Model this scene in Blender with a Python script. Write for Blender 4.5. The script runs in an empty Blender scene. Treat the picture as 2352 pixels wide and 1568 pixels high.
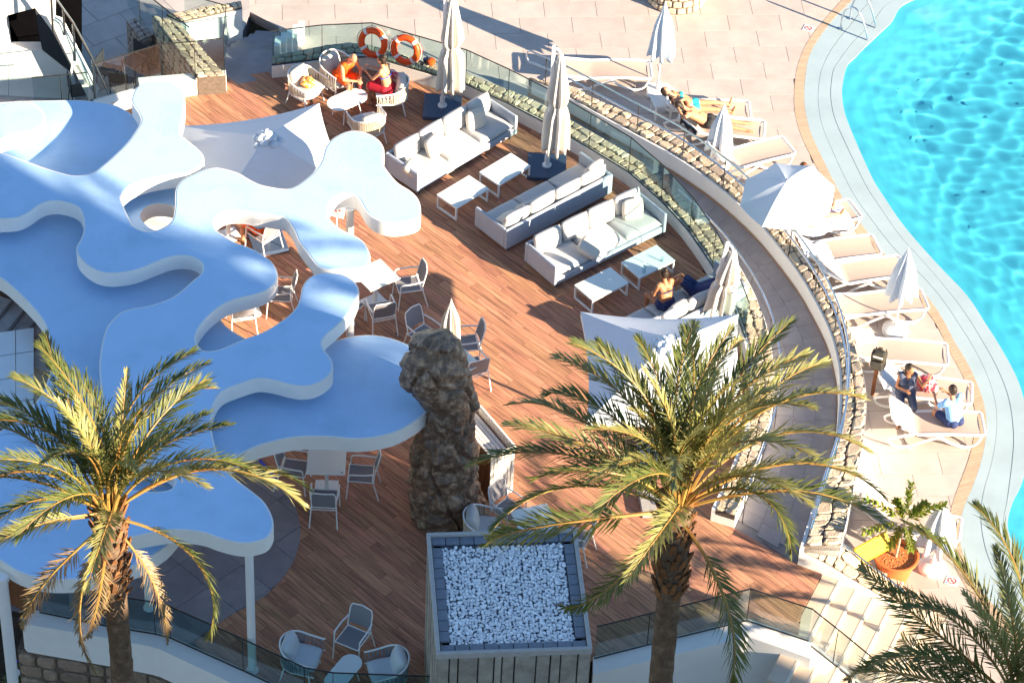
import bpy, bmesh, math, random
import numpy as np
from mathutils import Vector, Matrix, noise
from mathutils.geometry import tessellate_polygon
R = math.radians
rnd = random.Random(7)
scn = bpy.context.scene
COL = scn.collection

# ---------------------------------------------------------------- camera
CAM_F, CAM_CX, CAM_CY = 7056.0, 1176.0, 784.0       # focal length and centre for a 2352 x 1568 picture
NADIR = (781.0, 8507.0)                              # vanishing point of the verticals
DIST = 61.0                                          # metres from the lens to the deck along the axis
_up = Vector((CAM_CX - NADIR[0], NADIR[1] - CAM_CY, CAM_F)).normalized()
_ax = Vector((0, 0, -1))
_Y = (_ax - _up * _ax.dot(_up)).normalized()
_X = _Y.cross(_up)
ROT = Matrix((_X, _Y, _up))                          # camera axes to world axes
EYE = -(ROT @ _ax) * DIST
cam_data = bpy.data.cameras.new('camera')
cam = bpy.data.objects.new('camera', cam_data)
COL.objects.link(cam)
cam.matrix_world = Matrix.Translation(EYE) @ ROT.to_4x4()
cam_data.sensor_width = 36.0
cam_data.lens = 36.0 * CAM_F / 2352.0
cam_data.clip_start = 0.5
cam_data.clip_end = 2000
scn.camera = cam

# ---------------------------------------------------------------- sky, sun, exposure
SUN_AZ = Vector((0.865, -0.50)).normalized()        # horizontal direction towards the sun
SUN_EL = R(18.7)
world = bpy.data.worlds.new('World')
scn.world = world
world.use_nodes = True
wn = world.node_tree
for n in list(wn.nodes):
    wn.nodes.remove(n)
sky = wn.nodes.new('ShaderNodeTexSky')
sky.sky_type = 'NISHITA'
sky.sun_disc = False
sky.sun_elevation = SUN_EL
sky.sun_rotation = math.atan2(SUN_AZ.x, SUN_AZ.y)
sky.air_density = 1.0
sky.dust_density = 0.0
sky.ozone_density = 1.6
bg = wn.nodes.new('ShaderNodeBackground')
bg.inputs['Strength'].default_value = 0.062
wo = wn.nodes.new('ShaderNodeOutputWorld')
wn.links.new(sky.outputs[0], bg.inputs[0])
wn.links.new(bg.outputs[0], wo.inputs[0])
sun_data = bpy.data.lights.new('sun', 'SUN')
sun_data.energy = 5.0
sun_data.angle = R(0.5)
sun_data.color = (1.0, 0.80, 0.57)
sun = bpy.data.objects.new('sun', sun_data)
COL.objects.link(sun)
sun.rotation_euler = Vector((SUN_AZ.x * math.cos(SUN_EL), SUN_AZ.y * math.cos(SUN_EL), math.sin(SUN_EL))).to_track_quat('Z', 'Y').to_euler()
sun.location = (30, -20, 40)
scn.view_settings.view_transform = 'Standard'
scn.view_settings.look = 'None'
scn.view_settings.exposure = 2.02
scn.view_settings.gamma = 1.0
scn.render.engine = 'CYCLES'
scn.cycles.use_denoising = True
scn.cycles.max_bounces = 8
scn.cycles.transparent_max_bounces = 16
scn.cycles.caustics_reflective = False
scn.cycles.sample_clamp_indirect = 6.0

# ---------------------------------------------------------------- placing
def at(x, y=None, z=0.0):
    """the point of the place at height z that the photograph shows at (x, y)"""
    if y is None:
        x, y = x
    d = ROT @ Vector((x - CAM_CX, CAM_CY - y, -CAM_F))
    return EYE + d * ((z - EYE.z) / d.z)
_TX = (0.0, 588.0, 1156.4, 1724.8)
_TY = (0.0, 372.4, 764.4, 1146.6)
def T(i, j, x, y):
    return (_TX[i] + x / 3.7214, _TY[j] + y / 3.7214)
def atT(i, j, x, y, z=0.0):
    return at(T(i, j, x, y), None, z)
def on_y(x, y, wy):
    """point on the vertical plane world-y = wy"""
    d = ROT @ Vector((x - CAM_CX, CAM_CY - y, -CAM_F))
    return EYE + d * ((wy - EYE.y) / d.y)
def xy(p):
    return (p[0], p[1])

# ---------------------------------------------------------------- objects
def tag(o, label=None, cat=None, group=None, kind=None):
    if label: o['label'] = label
    if cat: o['category'] = cat
    if group: o['group'] = group
    if kind: o['kind'] = kind
    return o
def empty(name, loc, rz=0.0, label=None, cat=None, group=None):
    o = bpy.data.objects.new(name, None)
    COL.objects.link(o)
    o.empty_display_size = 0.2
    o.location = loc
    o.rotation_euler = (0, 0, rz)
    return tag(o, label, cat, group)
def put(name, me, mt=None, parent=None, loc=None, rot=None, scale=None):
    o = bpy.data.objects.new(name, me)
    COL.objects.link(o)
    if mt is not None and not me.materials:
        me.materials.append(mt)
    if parent is not None: o.parent = parent
    if loc is not None: o.location = loc
    if rot is not None: o.rotation_euler = rot
    if scale is not None: o.scale = scale
    return o
def copy_tree(o, parent=None):
    c = o.copy()
    COL.objects.link(c)
    c.parent = parent
    for ch in list(o.children):
        copy_tree(ch, c)
    return c

class MB:
    """collects shapes of one part into one mesh"""
    def __init__(s):
        s.v, s.f = [], []
    def add(s, vs, fs, mtx=None):
        b = len(s.v)
        s.v += [tuple(mtx @ Vector(p)) for p in vs] if mtx is not None else [tuple(p) for p in vs]
        s.f += [tuple(b + i for i in f) for f in fs]
        return s
    def box(s, c, d, rz=0.0, bev=0.0, mtx=None):
        x, y, z = d[0] / 2, d[1] / 2, d[2] / 2
        m = Matrix.Translation(c) @ Matrix.Rotation(rz, 4, 'Z')
        if mtx is not None: m = mtx @ m
        if bev <= 0:
            vs = [(a * x, b * y, e * z) for e in (-1, 1) for a, b in ((-1, -1), (1, -1), (1, 1), (-1, 1))]
            fs = [(3, 2, 1, 0), (4, 5, 6, 7), (0, 1, 5, 4), (1, 2, 6, 5), (2, 3, 7, 6), (3, 0, 4, 7)]
        else:
            b = min(bev, x * .9, y * .9, z * .9)
            vs, rings = [], []
            for zz, k in ((-z, b), (-z + b, 0), (z - b, 0), (z, b)):
                X, Y = x - k, y - k; c = b * .7
                r = [(-X, -Y + c), (-X + c, -Y), (X - c, -Y), (X, -Y + c), (X, Y - c), (X - c, Y), (-X + c, Y), (-X, Y - c)]
                rings.append(list(range(len(vs), len(vs) + 8)))
                vs += [(*q, zz) for q in r]
            fs = [tuple(reversed(rings[0])), tuple(rings[3])]
            for ra, c2 in zip(rings, rings[1:]):
                fs += [(ra[i], ra[(i + 1) % 8], c2[(i + 1) % 8], c2[i]) for i in range(8)]
        return s.add(vs, fs, m)
    def ring_loft(s, rings, closed=True, caps=True):
        b = len(s.v); n = len(rings[0])
        for r in rings: s.v += [tuple(p) for p in r]
        m = len(rings)
        for i in range(m - 1):
            for j in range(n if closed else n - 1):
                k = (j + 1) % n
                s.f.append((b + i * n + j, b + i * n + k, b + (i + 1) * n + k, b + (i + 1) * n + j))
        if caps and closed:
            s.f.append(tuple(b + j for j in reversed(range(n))))
            s.f.append(tuple(b + (m - 1) * n + j for j in range(n)))
        return s
    def tube(s, pts, r, n=8, closed=False, caps=True, radii=None):
        pts = [Vector(p) for p in pts]
        rings = []; up = None
        m = len(pts)
        for i, p in enumerate(pts):
            if closed: t = (pts[(i + 1) % m] - pts[i - 1])
            else: t = pts[min(i + 1, m - 1)] - pts[max(i - 1, 0)]
            t.normalize()
            if up is None:
                up = Vector((0, 0, 1)) if abs(t.z) < .9 else Vector((1, 0, 0))
            u = (up - t * up.dot(t))
            if u.length < 1e-5: u = t.orthogonal()
            u.normalize(); up = u
            w = t.cross(u)
            rr = radii[i] if radii else r
            rings.append([p + (u * math.cos(a) + w * math.sin(a)) * rr for a in [2 * math.pi * k / n for k in range(n)]])
        if closed:
            rings.append(rings[0])
            return s.ring_loft(rings, True, False)
        return s.ring_loft(rings, True, caps)
    def lathe(s, prof, n=24, c=(0, 0, 0), cap=True):
        rings = [[(c[0] + r * math.cos(2 * math.pi * k / n), c[1] + r * math.sin(2 * math.pi * k / n), c[2] + z) for k in range(n)] for r, z in prof]
        return s.ring_loft(rings, True, cap)
    def prism(s, poly, z0, z1, holes=()):
        loops = [list(poly)] + [list(h) for h in holes]
        def zz(z, p): return z(p) if callable(z) else z
        area = sum(a[0] * b[1] - b[0] * a[1] for a, b in zip(poly, list(poly[1:]) + [poly[0]]))
        tris = tessellate_polygon([[Vector((p[0], p[1], 0)) for p in l] for l in loops])
        flat = [p for l in loops for p in l]
        b = len(s.v); n = len(flat)
        s.v += [(p[0], p[1], zz(z0, p)) for p in flat] + [(p[0], p[1], zz(z1, p)) for p in flat]
        for t in tris:
            a, c, d = (flat[i] for i in t)
            o = (c[0] - a[0]) * (d[1] - a[1]) - (c[1] - a[1]) * (d[0] - a[0])
            if abs(o) < 1e-12: continue
            t = t if o > 0 else t[::-1]
            s.f.append(tuple(b + n + i for i in t)); s.f.append(tuple(b + i for i in reversed(t)))
        k = 0
        for li, l in enumerate(loops):
            m = len(l)
            ar = sum(a[0] * c[1] - c[0] * a[1] for a, c in zip(l, l[1:] + [l[0]]))
            ccw = ar > 0 if li == 0 else ar < 0
            for i in range(m):
                i0, i1 = b + k + i, b + k + (i + 1) % m
                q = (i0, i1, i1 + n, i0 + n)
                s.f.append(q if ccw else q[::-1])
            k += m
        return s
    def mesh(s, name, mt=None, smooth=None, sharp=40):
        me = bpy.data.meshes.new(name)
        me.from_pydata(s.v, [], s.f)
        if mt is not None: me.materials.append(mt)
        if smooth:
            me.polygons.foreach_set('use_smooth', [True] * len(me.polygons))
            try: me.set_sharp_from_angle(angle=R(sharp))
            except Exception: pass
        me.update()
        return me
    def build(s, name, mt, parent=None, smooth=None, loc=None, rot=None, sharp=40, scale=None):
        return put(name, s.mesh(name, mt, smooth, sharp), None, parent, loc, rot, scale)

def spline(pts, n, closed=False):
    """Catmull-Rom through pts, n samples at even spacing"""
    P = [Vector(p) for p in pts]
    m = len(P); out = []
    seg = m if closed else m - 1
    for i in range(seg):
        if closed: a, b, c, d = P[(i - 1) % m], P[i], P[(i + 1) % m], P[(i + 2) % m]
        else:
            a, b, c, d = P[max(i - 1, 0)], P[i], P[i + 1], P[min(i + 2, m - 1)]
        for k in range(12):
            t = k / 12
            out.append(.5 * ((2 * b) + (c - a) * t + (2 * a - 5 * b + 4 * c - d) * t * t + (3 * b - a - 3 * c + d) * t ** 3))
    if not closed: out.append(P[-1])
    else: out.append(out[0])
    L = [0.0]
    for a, b in zip(out, out[1:]): L.append(L[-1] + (b - a).length)
    res = []; j = 0
    for i in range(n):
        t = L[-1] * i / (n if closed else n - 1)
        while j < len(L) - 2 and L[j + 1] < t: j += 1
        u = (t - L[j]) / max(L[j + 1] - L[j], 1e-9)
        res.append(out[j].lerp(out[j + 1], u))
    return res
def curve_len(c): return sum((b - a).length for a, b in zip(c, c[1:]))

def clip(poly, half):
    """keeps the part of poly where n.p <= d"""
    (nx, ny), d = half; out = []
    for a, b in zip(poly, poly[1:] + poly[:1]):
        da, db = nx * a[0] + ny * a[1] - d, nx * b[0] + ny * b[1] - d
        if da <= 0: out.append(a)
        if (da < 0 < db) or (db < 0 < da):
            t = da / (da - db); out.append((a[0] + (b[0] - a[0]) * t, a[1] + (b[1] - a[1]) * t))
    return out
def poly_area(p): return .5 * sum(a[0] * b[1] - b[0] * a[1] for a, b in zip(p, p[1:] + p[:1]))
def inside(p, poly):
    x, y = p; c = False
    for (x0, y0), (x1, y1) in zip(poly, poly[1:] + poly[:1]):
        if (y0 > y) != (y1 > y) and x < (x1 - x0) * (y - y0) / (y1 - y0) + x0: c = not c
    return c
def lay(poly, ang, w, l, gap, offs, z, th, name, mt, parent, org=(0, 0), cap=300, stuff='joined_pieces', key=None, jz=0.002):
    """lays bricks / planks / tiles of w x l inside poly; whole ones share a mesh, cut ones are clipped"""
    ca, sa = math.cos(ang), math.sin(ang)
    def loc(p): return ((p[0] - org[0]) * ca + (p[1] - org[1]) * sa, -(p[0] - org[0]) * sa + (p[1] - org[1]) * ca)
    def glo(p): return (org[0] + p[0] * ca - p[1] * sa, org[1] + p[0] * sa + p[1] * ca)
    P = [loc(xy(p)) for p in poly]
    x0, x1 = min(p[0] for p in P), max(p[0] for p in P); y0, y1 = min(p[1] for p in P), max(p[1] for p in P)
    whole = MB().box((0, 0, -th / 2), (l - gap, w - gap, th)).mesh(name, mt)
    items = []
    for j in range(math.floor(y0 / w), math.ceil(y1 / w)):
        strip = clip(clip(P, ((0, -1), -(j * w + gap / 2))), ((0, 1), (j + 1) * w - gap / 2))
        if len(strip) < 3: continue
        off = offs(j) * l
        for i in range(math.floor((x0 - off) / l), math.ceil((x1 - off) / l)):
            xa, xb = i * l + off + gap / 2, (i + 1) * l + off - gap / 2
            cor = [(xa, j * w + gap / 2), (xb, j * w + gap / 2), (xb, (j + 1) * w - gap / 2), (xa, (j + 1) * w - gap / 2)]
            c = glo(((xa + xb) / 2, (j + .5) * w))
            ins = [inside(q, P) for q in cor]
            full = all(ins)
            if full:
                for k in range(4):
                    if not inside(((cor[k][0] + cor[k - 1][0]) / 2, (cor[k][1] + cor[k - 1][1]) / 2), P): full = False
            if full:
                items.append((key(c) if key else 0, c, None))
            else:
                q = clip(clip(strip, ((-1, 0), -xa)), ((1, 0), xb))
                if len(q) >= 3 and abs(poly_area(q)) > .012:
                    items.append((key(c) if key else 0, c, [glo(p) for p in q]))
    items.sort(key=lambda t: t[0])
    rest = MB(); nrest = 0
    for k, (kk, c, q) in enumerate(items):
        dz = z + rnd.uniform(-jz, jz)
        if k < cap:
            if q is None:
                put(name, whole, None, parent, (c[0], c[1], dz), (0, 0, ang))
            else:
                MB().prism([(p[0] - c[0], p[1] - c[1]) for p in q], -th, 0).build(name, mt, parent, loc=(c[0], c[1], dz))
        else:
            nrest += 1
            if q is None:
                rest.box((c[0], c[1], dz - th / 2), (l - gap, w - gap, th), ang)
            else: rest.prism(q, dz - th, dz)
    if nrest:
        o = rest.build(stuff, mt, parent); o['kind'] = 'stuff'
    return len(items)

# ---------------------------------------------------------------- materials
MATS = {}
def M(name, col, rough=.6, var=.08, scale=6.0, bump=0.0, bscale=60.0, metal=0.0, spec=.4, rv=0.0, hue=0.0, coat=0.0, sss=0.0, stretch=None, col2=None, c2at=(.45, .65), c2scale=3.0, trans=0.0):
    if name in MATS: return MATS[name]
    m = bpy.data.materials.new(name); m.use_nodes = True
    nt = m.node_tree; N = nt.nodes; L = nt.links
    b = N['Principled BSDF']
    b.inputs['Roughness'].default_value = rough
    b.inputs['Metallic'].default_value = metal
    b.inputs['Specular IOR Level'].default_value = spec
    if coat: b.inputs['Coat Weight'].default_value = coat
    geo = N.new('ShaderNodeNewGeometry')
    mp = N.new('ShaderNodeMapping'); L.new(geo.outputs['Position'], mp.inputs[0])
    if stretch:
        mp.vector_type = 'TEXTURE'
        mp.inputs['Rotation'].default_value = (0, 0, stretch[0]); mp.inputs['Scale'].default_value = stretch[1]
    vec = mp.outputs[0]
    if rv:
        oi = N.new('ShaderNodeObjectInfo')
        ad = N.new('ShaderNodeMath'); ad.operation = 'ADD'
        L.new(geo.outputs['Random Per Island'], ad.inputs[0]); L.new(oi.outputs['Random'], ad.inputs[1])
        fr = N.new('ShaderNodeMath'); fr.operation = 'FRACT'; L.new(ad.outputs[0], fr.inputs[0])
        mu = N.new('ShaderNodeMath'); mu.operation = 'MULTIPLY'; mu.inputs[1].default_value = 37.0; L.new(fr.outputs[0], mu.inputs[0])
        va = N.new('ShaderNodeVectorMath'); va.operation = 'ADD'; L.new(vec, va.inputs[0]); L.new(mu.outputs[0], va.inputs[1])
        vec = va.outputs[0]
    nz = N.new('ShaderNodeTexNoise'); nz.inputs['Scale'].default_value = scale; nz.inputs['Detail'].default_value = 5
    nz.inputs['Roughness'].default_value = .6
    L.new(vec, nz.inputs['Vector'])
    mr = N.new('ShaderNodeMapRange'); mr.inputs['From Min'].default_value = .25; mr.inputs['From Max'].default_value = .75
    mr.inputs['To Min'].default_value = 1 - var; mr.inputs['To Max'].default_value = 1 + var
    L.new(nz.outputs[0], mr.inputs['Value'])
    val = mr.outputs[0]
    hsv = N.new('ShaderNodeHueSaturation')
    hsv.inputs['Color'].default_value = (*col, 1)
    if col2:
        n2 = N.new('ShaderNodeTexNoise'); n2.inputs['Scale'].default_value = c2scale; n2.inputs['Detail'].default_value = 6
        n2.inputs['Roughness'].default_value = .65; L.new(vec, n2.inputs['Vector'])
        rp = N.new('ShaderNodeMapRange'); rp.inputs['From Min'].default_value = c2at[0]; rp.inputs['From Max'].default_value = c2at[1]
        L.new(n2.outputs[0], rp.inputs['Value'])
        mx = N.new('ShaderNodeMix'); mx.data_type = 'RGBA'
        mx.inputs['A'].default_value = (*col, 1); mx.inputs['B'].default_value = (*col2, 1)
        L.new(rp.outputs[0], mx.inputs['Factor']); L.new(mx.outputs['Result'], hsv.inputs['Color'])
    if rv:
        m2 = N.new('ShaderNodeMapRange'); m2.inputs['To Min'].default_value = 1 - rv; m2.inputs['To Max'].default_value = 1 + rv
        L.new(fr.outputs[0], m2.inputs['Value'])
        m3 = N.new('ShaderNodeMath'); m3.operation = 'MULTIPLY'; L.new(val, m3.inputs[0]); L.new(m2.outputs[0], m3.inputs[1]); val = m3.outputs[0]
        if hue:
            w = N.new('ShaderNodeMath'); w.operation = 'MULTIPLY'; w.inputs[1].default_value = 7.13; L.new(fr.outputs[0], w.inputs[0])
            w2 = N.new('ShaderNodeMath'); w2.operation = 'FRACT'; L.new(w.outputs[0], w2.inputs[0])
            w3 = N.new('ShaderNodeMapRange'); w3.inputs['To Min'].default_value = .5 - hue; w3.inputs['To Max'].default_value = .5 + hue
            L.new(w2.outputs[0], w3.inputs['Value']); L.new(w3.outputs[0], hsv.inputs['Hue'])
    L.new(val, hsv.inputs['Value'])
    L.new(hsv.outputs[0], b.inputs['Base Color'])
    if bump:
        nb = N.new('ShaderNodeTexNoise'); nb.inputs['Scale'].default_value = bscale; nb.inputs['Detail'].default_value = 4
        L.new(vec, nb.inputs['Vector'])
        bp = N.new('ShaderNodeBump'); bp.inputs['Strength'].default_value = min(1, bump); bp.inputs['Distance'].default_value = .02
        L.new(nb.outputs[0], bp.inputs['Height']); L.new(bp.outputs[0], b.inputs['Normal'])
    if trans:
        tr = N.new('ShaderNodeBsdfTranslucent'); L.new(hsv.outputs[0], tr.inputs[0])
        ms = N.new('ShaderNodeMixShader'); ms.inputs[0].default_value = trans
        L.new(b.outputs[0], ms.inputs[1]); L.new(tr.outputs[0], ms.inputs[2]); L.new(ms.outputs[0], N['Material Output'].inputs[0])
    MATS[name] = m
    return m
def glass_mat(name, col, refl=.08):
    m = bpy.data.materials.new(name); m.use_nodes = True
    nt = m.node_tree; N = nt.nodes; L = nt.links
    N.remove(N['Principled BSDF'])
    t = N.new('ShaderNodeBsdfTransparent'); t.inputs[0].default_value = (*col, 1)
    g = N.new('ShaderNodeBsdfGlossy'); g.inputs['Roughness'].default_value = .02
    lw = N.new('ShaderNodeLayerWeight'); lw.inputs[0].default_value = .12
    nz = N.new('ShaderNodeTexNoise'); nz.inputs['Scale'].default_value = 1.2
    ma = N.new('ShaderNodeMath'); ma.operation = 'MULTIPLY_ADD'; ma.inputs[1].default_value = .05; ma.inputs[2].default_value = refl - .03
    L.new(nz.outputs[0], ma.inputs[0])
    mx = N.new('ShaderNodeMath'); mx.operation = 'MAXIMUM'; L.new(lw.outputs['Facing'], mx.inputs[0]); L.new(ma.outputs[0], mx.inputs[1])
    ms = N.new('ShaderNodeMixShader'); L.new(mx.outputs[0], ms.inputs[0]); L.new(t.outputs[0], ms.inputs[1]); L.new(g.outputs[0], ms.inputs[2])
    L.new(ms.outputs[0], N['Material Output'].inputs[0])
    return m
PLANK_ANG = R(-44)
PLASTER = M('white_plaster', (.78, .78, .77), .7, .04, 3, .15, 30)
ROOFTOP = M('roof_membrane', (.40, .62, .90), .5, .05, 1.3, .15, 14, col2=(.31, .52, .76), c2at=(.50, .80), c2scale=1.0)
RIM = M('roof_fascia_paint', (.80, .81, .80), .5, .03, 4)
WOOD = M('deck_wood', (.47, .235, .145), .65, .36, 2.2, .10, 30, rv=.15, hue=.008, stretch=(PLANK_ANG, (1.6, .09, 1)), col2=(.215, .11, .08), c2at=(.46, .70), c2scale=1.6, spec=.12)
TILE = M('beige_terrace_tile', (.48, .42, .39), .65, .12, 2.0, .1, 40, rv=.04, col2=(.42, .365, .34), c2at=(.5, .8), c2scale=1.2)
GROUT = M('beige_grout', (.41, .35, .32), .8, .1, 20)
GREYTILE = M('grey_floor_tile', (.215, .205, .23), .5, .14, 2.2, .12, 30, rv=.07, col2=(.26, .25, .27), c2scale=1.5)
GREYGROUT = M('grey_grout', (.10, .10, .115), .8, .1, 20)
COPING = M('tan_coping_tile', (.46, .345, .25), .6, .08, 8, .15, 60, rv=.08)
POOLBAND = M('pale_pool_tile', (.35, .45, .50), .35, .08, 1.5, .04, 40)
LIME = M('cream_limestone', (.56, .46, .34), .8, .18, 9, .8, 28, rv=.2, hue=.012, col2=(.34, .25, .17), c2at=(.52, .72), c2scale=9)
MORTAR = M('dark_mortar', (.13, .10, .08), .9, .3, 12, .3, 40)
GREYSTONE = M('brown_rubble_stone', (.26, .19, .14), .85, .3, 9, .7, 28, rv=.25, hue=.02)
WHITEMETAL = M('white_powdercoat', (.78, .79, .80), .35, .02, 5, spec=.5)
CHROME = M('brushed_steel', (.62, .66, .72), .22, .03, 10, metal=1.0)
BLACKTRIM = M('black_rail_trim', (.02, .022, .025), .35, .1, 10)
UNLIT = M('unlit_black', (.004, .004, .005), .9, .2, 4, spec=.0)  # near-black colour stands in for shade in the bar opening and tower grooves
FABRIC = M('cream_canvas', (.60, .575, .535), .85, .05, 5, .2, 90)
SOFAGREY = M('grey_sofa_weave', (.36, .42, .51), .85, .05, 6, .25, 120)
CUSHION = M('light_grey_cushion', (.50, .505, .51), .9, .05, 5, .25, 70)
PILLOW = M('cream_pillow', (.58, .55, .50), .9, .05, 5, .3, 60)
MESHGREY = M('grey_mesh_sling', (.22, .22, .25), .8, .18, 90, .2, 200)
ROPE = M('beige_rope', (.60, .54, .45), .85, .12, 40, .4, 120)
TABLETOP = M('white_glass_top', (.70, .78, .78), .12, .02, 2, spec=.6)
SLING = M('beige_lounger_sling', (.52, .40, .34), .75, .04, 8, .1, 160)
PLASTIC = M('white_plastic', (.80, .80, .80), .35, .02, 6, spec=.5)
CANVAS = M('white_parasol_canvas', (.66, .74, .84), .85, .03, 4, .1, 60, trans=.16)
BASEBLUE = M('slate_base_slab', (.055, .085, .15), .35, .25, 60, spec=.5)
SPECKLE = M('speckled_granite', (.34, .33, .32), .6, .35, 70)
TERRA = M('terracotta', (.62, .16, .045), .7, .1, 4, .1, 30)
SOIL = M('potting_soil', (.20, .09, .045), .95, .5, 30, .8, 50)
YELLOW = M('yellow_board', (.80, .42, .01), .5, .08, 5)
GLASS = glass_mat('green_tinted_glass', (.80, .93, .93), .09)
CLEARGLASS = glass_mat('clear_glass', (.90, .96, .96), .07)
# ================================================================ the setting
ZT = -0.8                                             # level of the pool terrace; the wooden deck is 0
ZW = 0.35                                             # top of the low wall round the deck
# low wall: deck side (A) and outer side (B), tops
A_px = [(624, 150), (720, 140), (800, 126), (857, 132), (1007, 176), (1058, 189), (1156, 234), (1242, 277), (1300, 311), (1425, 384), (1470, 420), (1554, 499), (1624, 595), (1676, 690), (1712, 790), (1724, 890), (1712, 980), (1680, 1070), (1635, 1165)]
B_px = [(624, 128), (722, 107), (781, 98), (835, 99), (900, 116), (1007, 150), (1055, 161), (1215, 223), (1291, 263), (1387, 317), (1490, 382), (1567, 450), (1640, 528), (1690, 595), (1730, 665), (1760, 740), (1776, 820), (1780, 890), (1768, 965), (1738, 1060), (1714, 1127), (1690, 1182)]
NA = 140
Acur = spline([at(p, None, ZW) for p in A_px], NA)
Bcur = spline([at(p, None, ZW) for p in B_px], NA)
# ramp: outer edge at floor level, from the terrace (start) up to the deck (end)
C_px = [(1212, 218), (1300, 262), (1400, 318), (1480, 362), (1554, 404), (1645, 468), (1725, 540), (1775, 597), (1832, 673), (1875, 748), (1903, 810), (1920, 880), (1923, 940), (1918, 1010), (1908, 1066), (1886, 1130), (1862, 1200), (1832, 1296)]
O_px = [(1222, 182), (1307, 199), (1361, 223), (1425, 250), (1479, 277), (1533, 304), (1586, 331), (1627, 360), (1667, 395), (1707, 426), (1783, 489), (1813, 533), (1854, 587), (1886, 628), (1913, 665), (1934, 708), (1953, 755), (1966, 800), (1980, 845), (1989, 890), (1991, 935), (1983, 1012), (1967, 1092), (1947, 1180), (1934, 1249)]
NC = 120
def ramp_z(t): return ZT * (1 - t) ** 1.0
Ccur = spline([at(p, None, ramp_z(i / (len(C_px) - 1))) for i, p in enumerate(C_px)], NC)
Ocur = spline([at(p, None, ramp_z(i / (len(O_px) - 1)) + .5) for i, p in enumerate(O_px)], NC)
B2 = spline([at(p, None, ZW) for p in B_px if p[0] >= 1215], NC)

# ---- ground far below and around
GROUND = M('dark_garden_soil', (.045, .032, .022), .95, .5, 6, .9, 30)
g = MB().add([(-400, -400, -3.6), (400, -400, -3.6), (400, 400, -3.6), (-400, 400, -3.6)], [(0, 1, 2, 3)]).build('ground', GROUND)
tag(g, kind='structure')

# ---- pool terrace
cop_in_px = [(2170, -240), (2080, -160), (2010, -90), (1960, -30), (1929, 5), (1891, 48), (1859, 89), (1840, 126), (1828, 167), (1824, 205), (1824, 247), (1830, 282), (1844, 322), (1875, 384), (1908, 445), (1942, 504), (2015, 590), (2095, 676), (2128, 714), (2155, 754), (2181, 808), (2208, 858), (2227, 899), (2238, 939), (2239, 974), (2233, 1020), (2222, 1060), (2203, 1111), (2184, 1167), (2176, 1230), (2195, 1305), (2245, 1385), (2330, 1470), (2440, 1540)]
cop_out_px = [(2200, -230), (2108, -155), (2040, -90), (1985, -28), (1956, 2), (1913, 46), (1877, 94), (1857, 134), (1850, 175), (1847, 215), (1850, 255), (1862, 304), (1886, 357), (1912, 410), (1940, 461), (1980, 517), (2047, 600), (2101, 650), (2141, 695), (2168, 737), (2193, 785), (2216, 822), (2241, 872), (2259, 923), (2266, 974), (2262, 1020), (2251, 1068), (2233, 1119), (2212, 1170), (2204, 1230), (2222, 1298), (2270, 1375), (2352, 1455), (2460, 1520)]
water_px = [(2330, -180), (2255, -110), (2190, -60), (2130, -15), (2096, 0), (2068, 16), (2048, 50), (2031, 67), (1993, 102), (1967, 129), (1946, 150), (1937, 185), (1934, 215), (1940, 258), (1959, 309), (1984, 366), (2007, 415), (2028, 448), (2069, 509), (2114, 563), (2168, 622), (2208, 663), (2235, 697), (2262, 740), (2288, 780), (2316, 828), (2339, 875), (2354, 925), (2364, 980), (2363, 1040), (2350, 1100), (2328, 1148), (2317, 1183), (2315, 1211), (2324, 1240), (2340, 1268), (2390, 1340)]
NP = 150
copi = spline([at(p, None, ZT) for p in cop_in_px], NP)
copo = spline([at(p, None, ZT) for p in cop_out_px], NP)
wat = spline([at(p, None, ZT) for p in water_px], NP)
ter_poly = [xy(at(p, None, ZT)) for p in [(200, -900), (300, -330), (480, -60), (560, 20), (640, 62)]] + [xy(p) for p in Bcur[4:60:4]] + [xy(p) for p in Ocur[2:-1:5]] + \
    [xy(at(p, None, ZT)) for p in [(1880, 1320), (1830, 1420), (1950, 1640), (2250, 1760), (2500, 1800)]] + [xy(p) for p in reversed(copi[::3])] + [xy(at(p, None, ZT)) for p in [(2100, -190), (2300, -420), (2500, -900)]]
terrace = MB().prism(ter_poly, ZT - .25, ZT - .012).build('pool_terrace', GROUT)
tag(terrace, kind='structure')
tc = at(1700, 500, ZT)
lay(ter_poly, R(6), .60, 1.2, .010, lambda j: .5 * (j % 2), ZT, .011, 'tile', TILE, terrace, org=(tc.x, tc.y), cap=300, stuff='tile_field', key=lambda c: (Vector(c) - Vector((4, 4))).length, jz=.001)
# tan coping: narrow tiles side by side
cop = MB().prism([xy(p) for p in copi[::2]] + [xy(p) for p in reversed(copo[::2])], ZT - .25, ZT - .012).build('pool_coping', MORTAR)
tag(cop, kind='structure')
ncop = 285
ci, co = spline(copi, ncop + 1), spline(copo, ncop + 1)
for k in range(ncop):
    q = [ci[k].lerp(ci[k + 1], .05), ci[k].lerp(ci[k + 1], .95), co[k].lerp(co[k + 1], .95), co[k].lerp(co[k + 1], .05)]
    q = [q[0].lerp(q[3], .03), q[1].lerp(q[2], .03), q[2].lerp(q[1], .02), q[3].lerp(q[0], .02)]
    c = sum(q, Vector()) / 4
    MB().prism([(p.x - c.x, p.y - c.y) for p in q], -.02, 0).build('coping_tile', COPING, cop, loc=(c.x, c.y, ZT + .004 + rnd.uniform(-.001, .001)))
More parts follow.
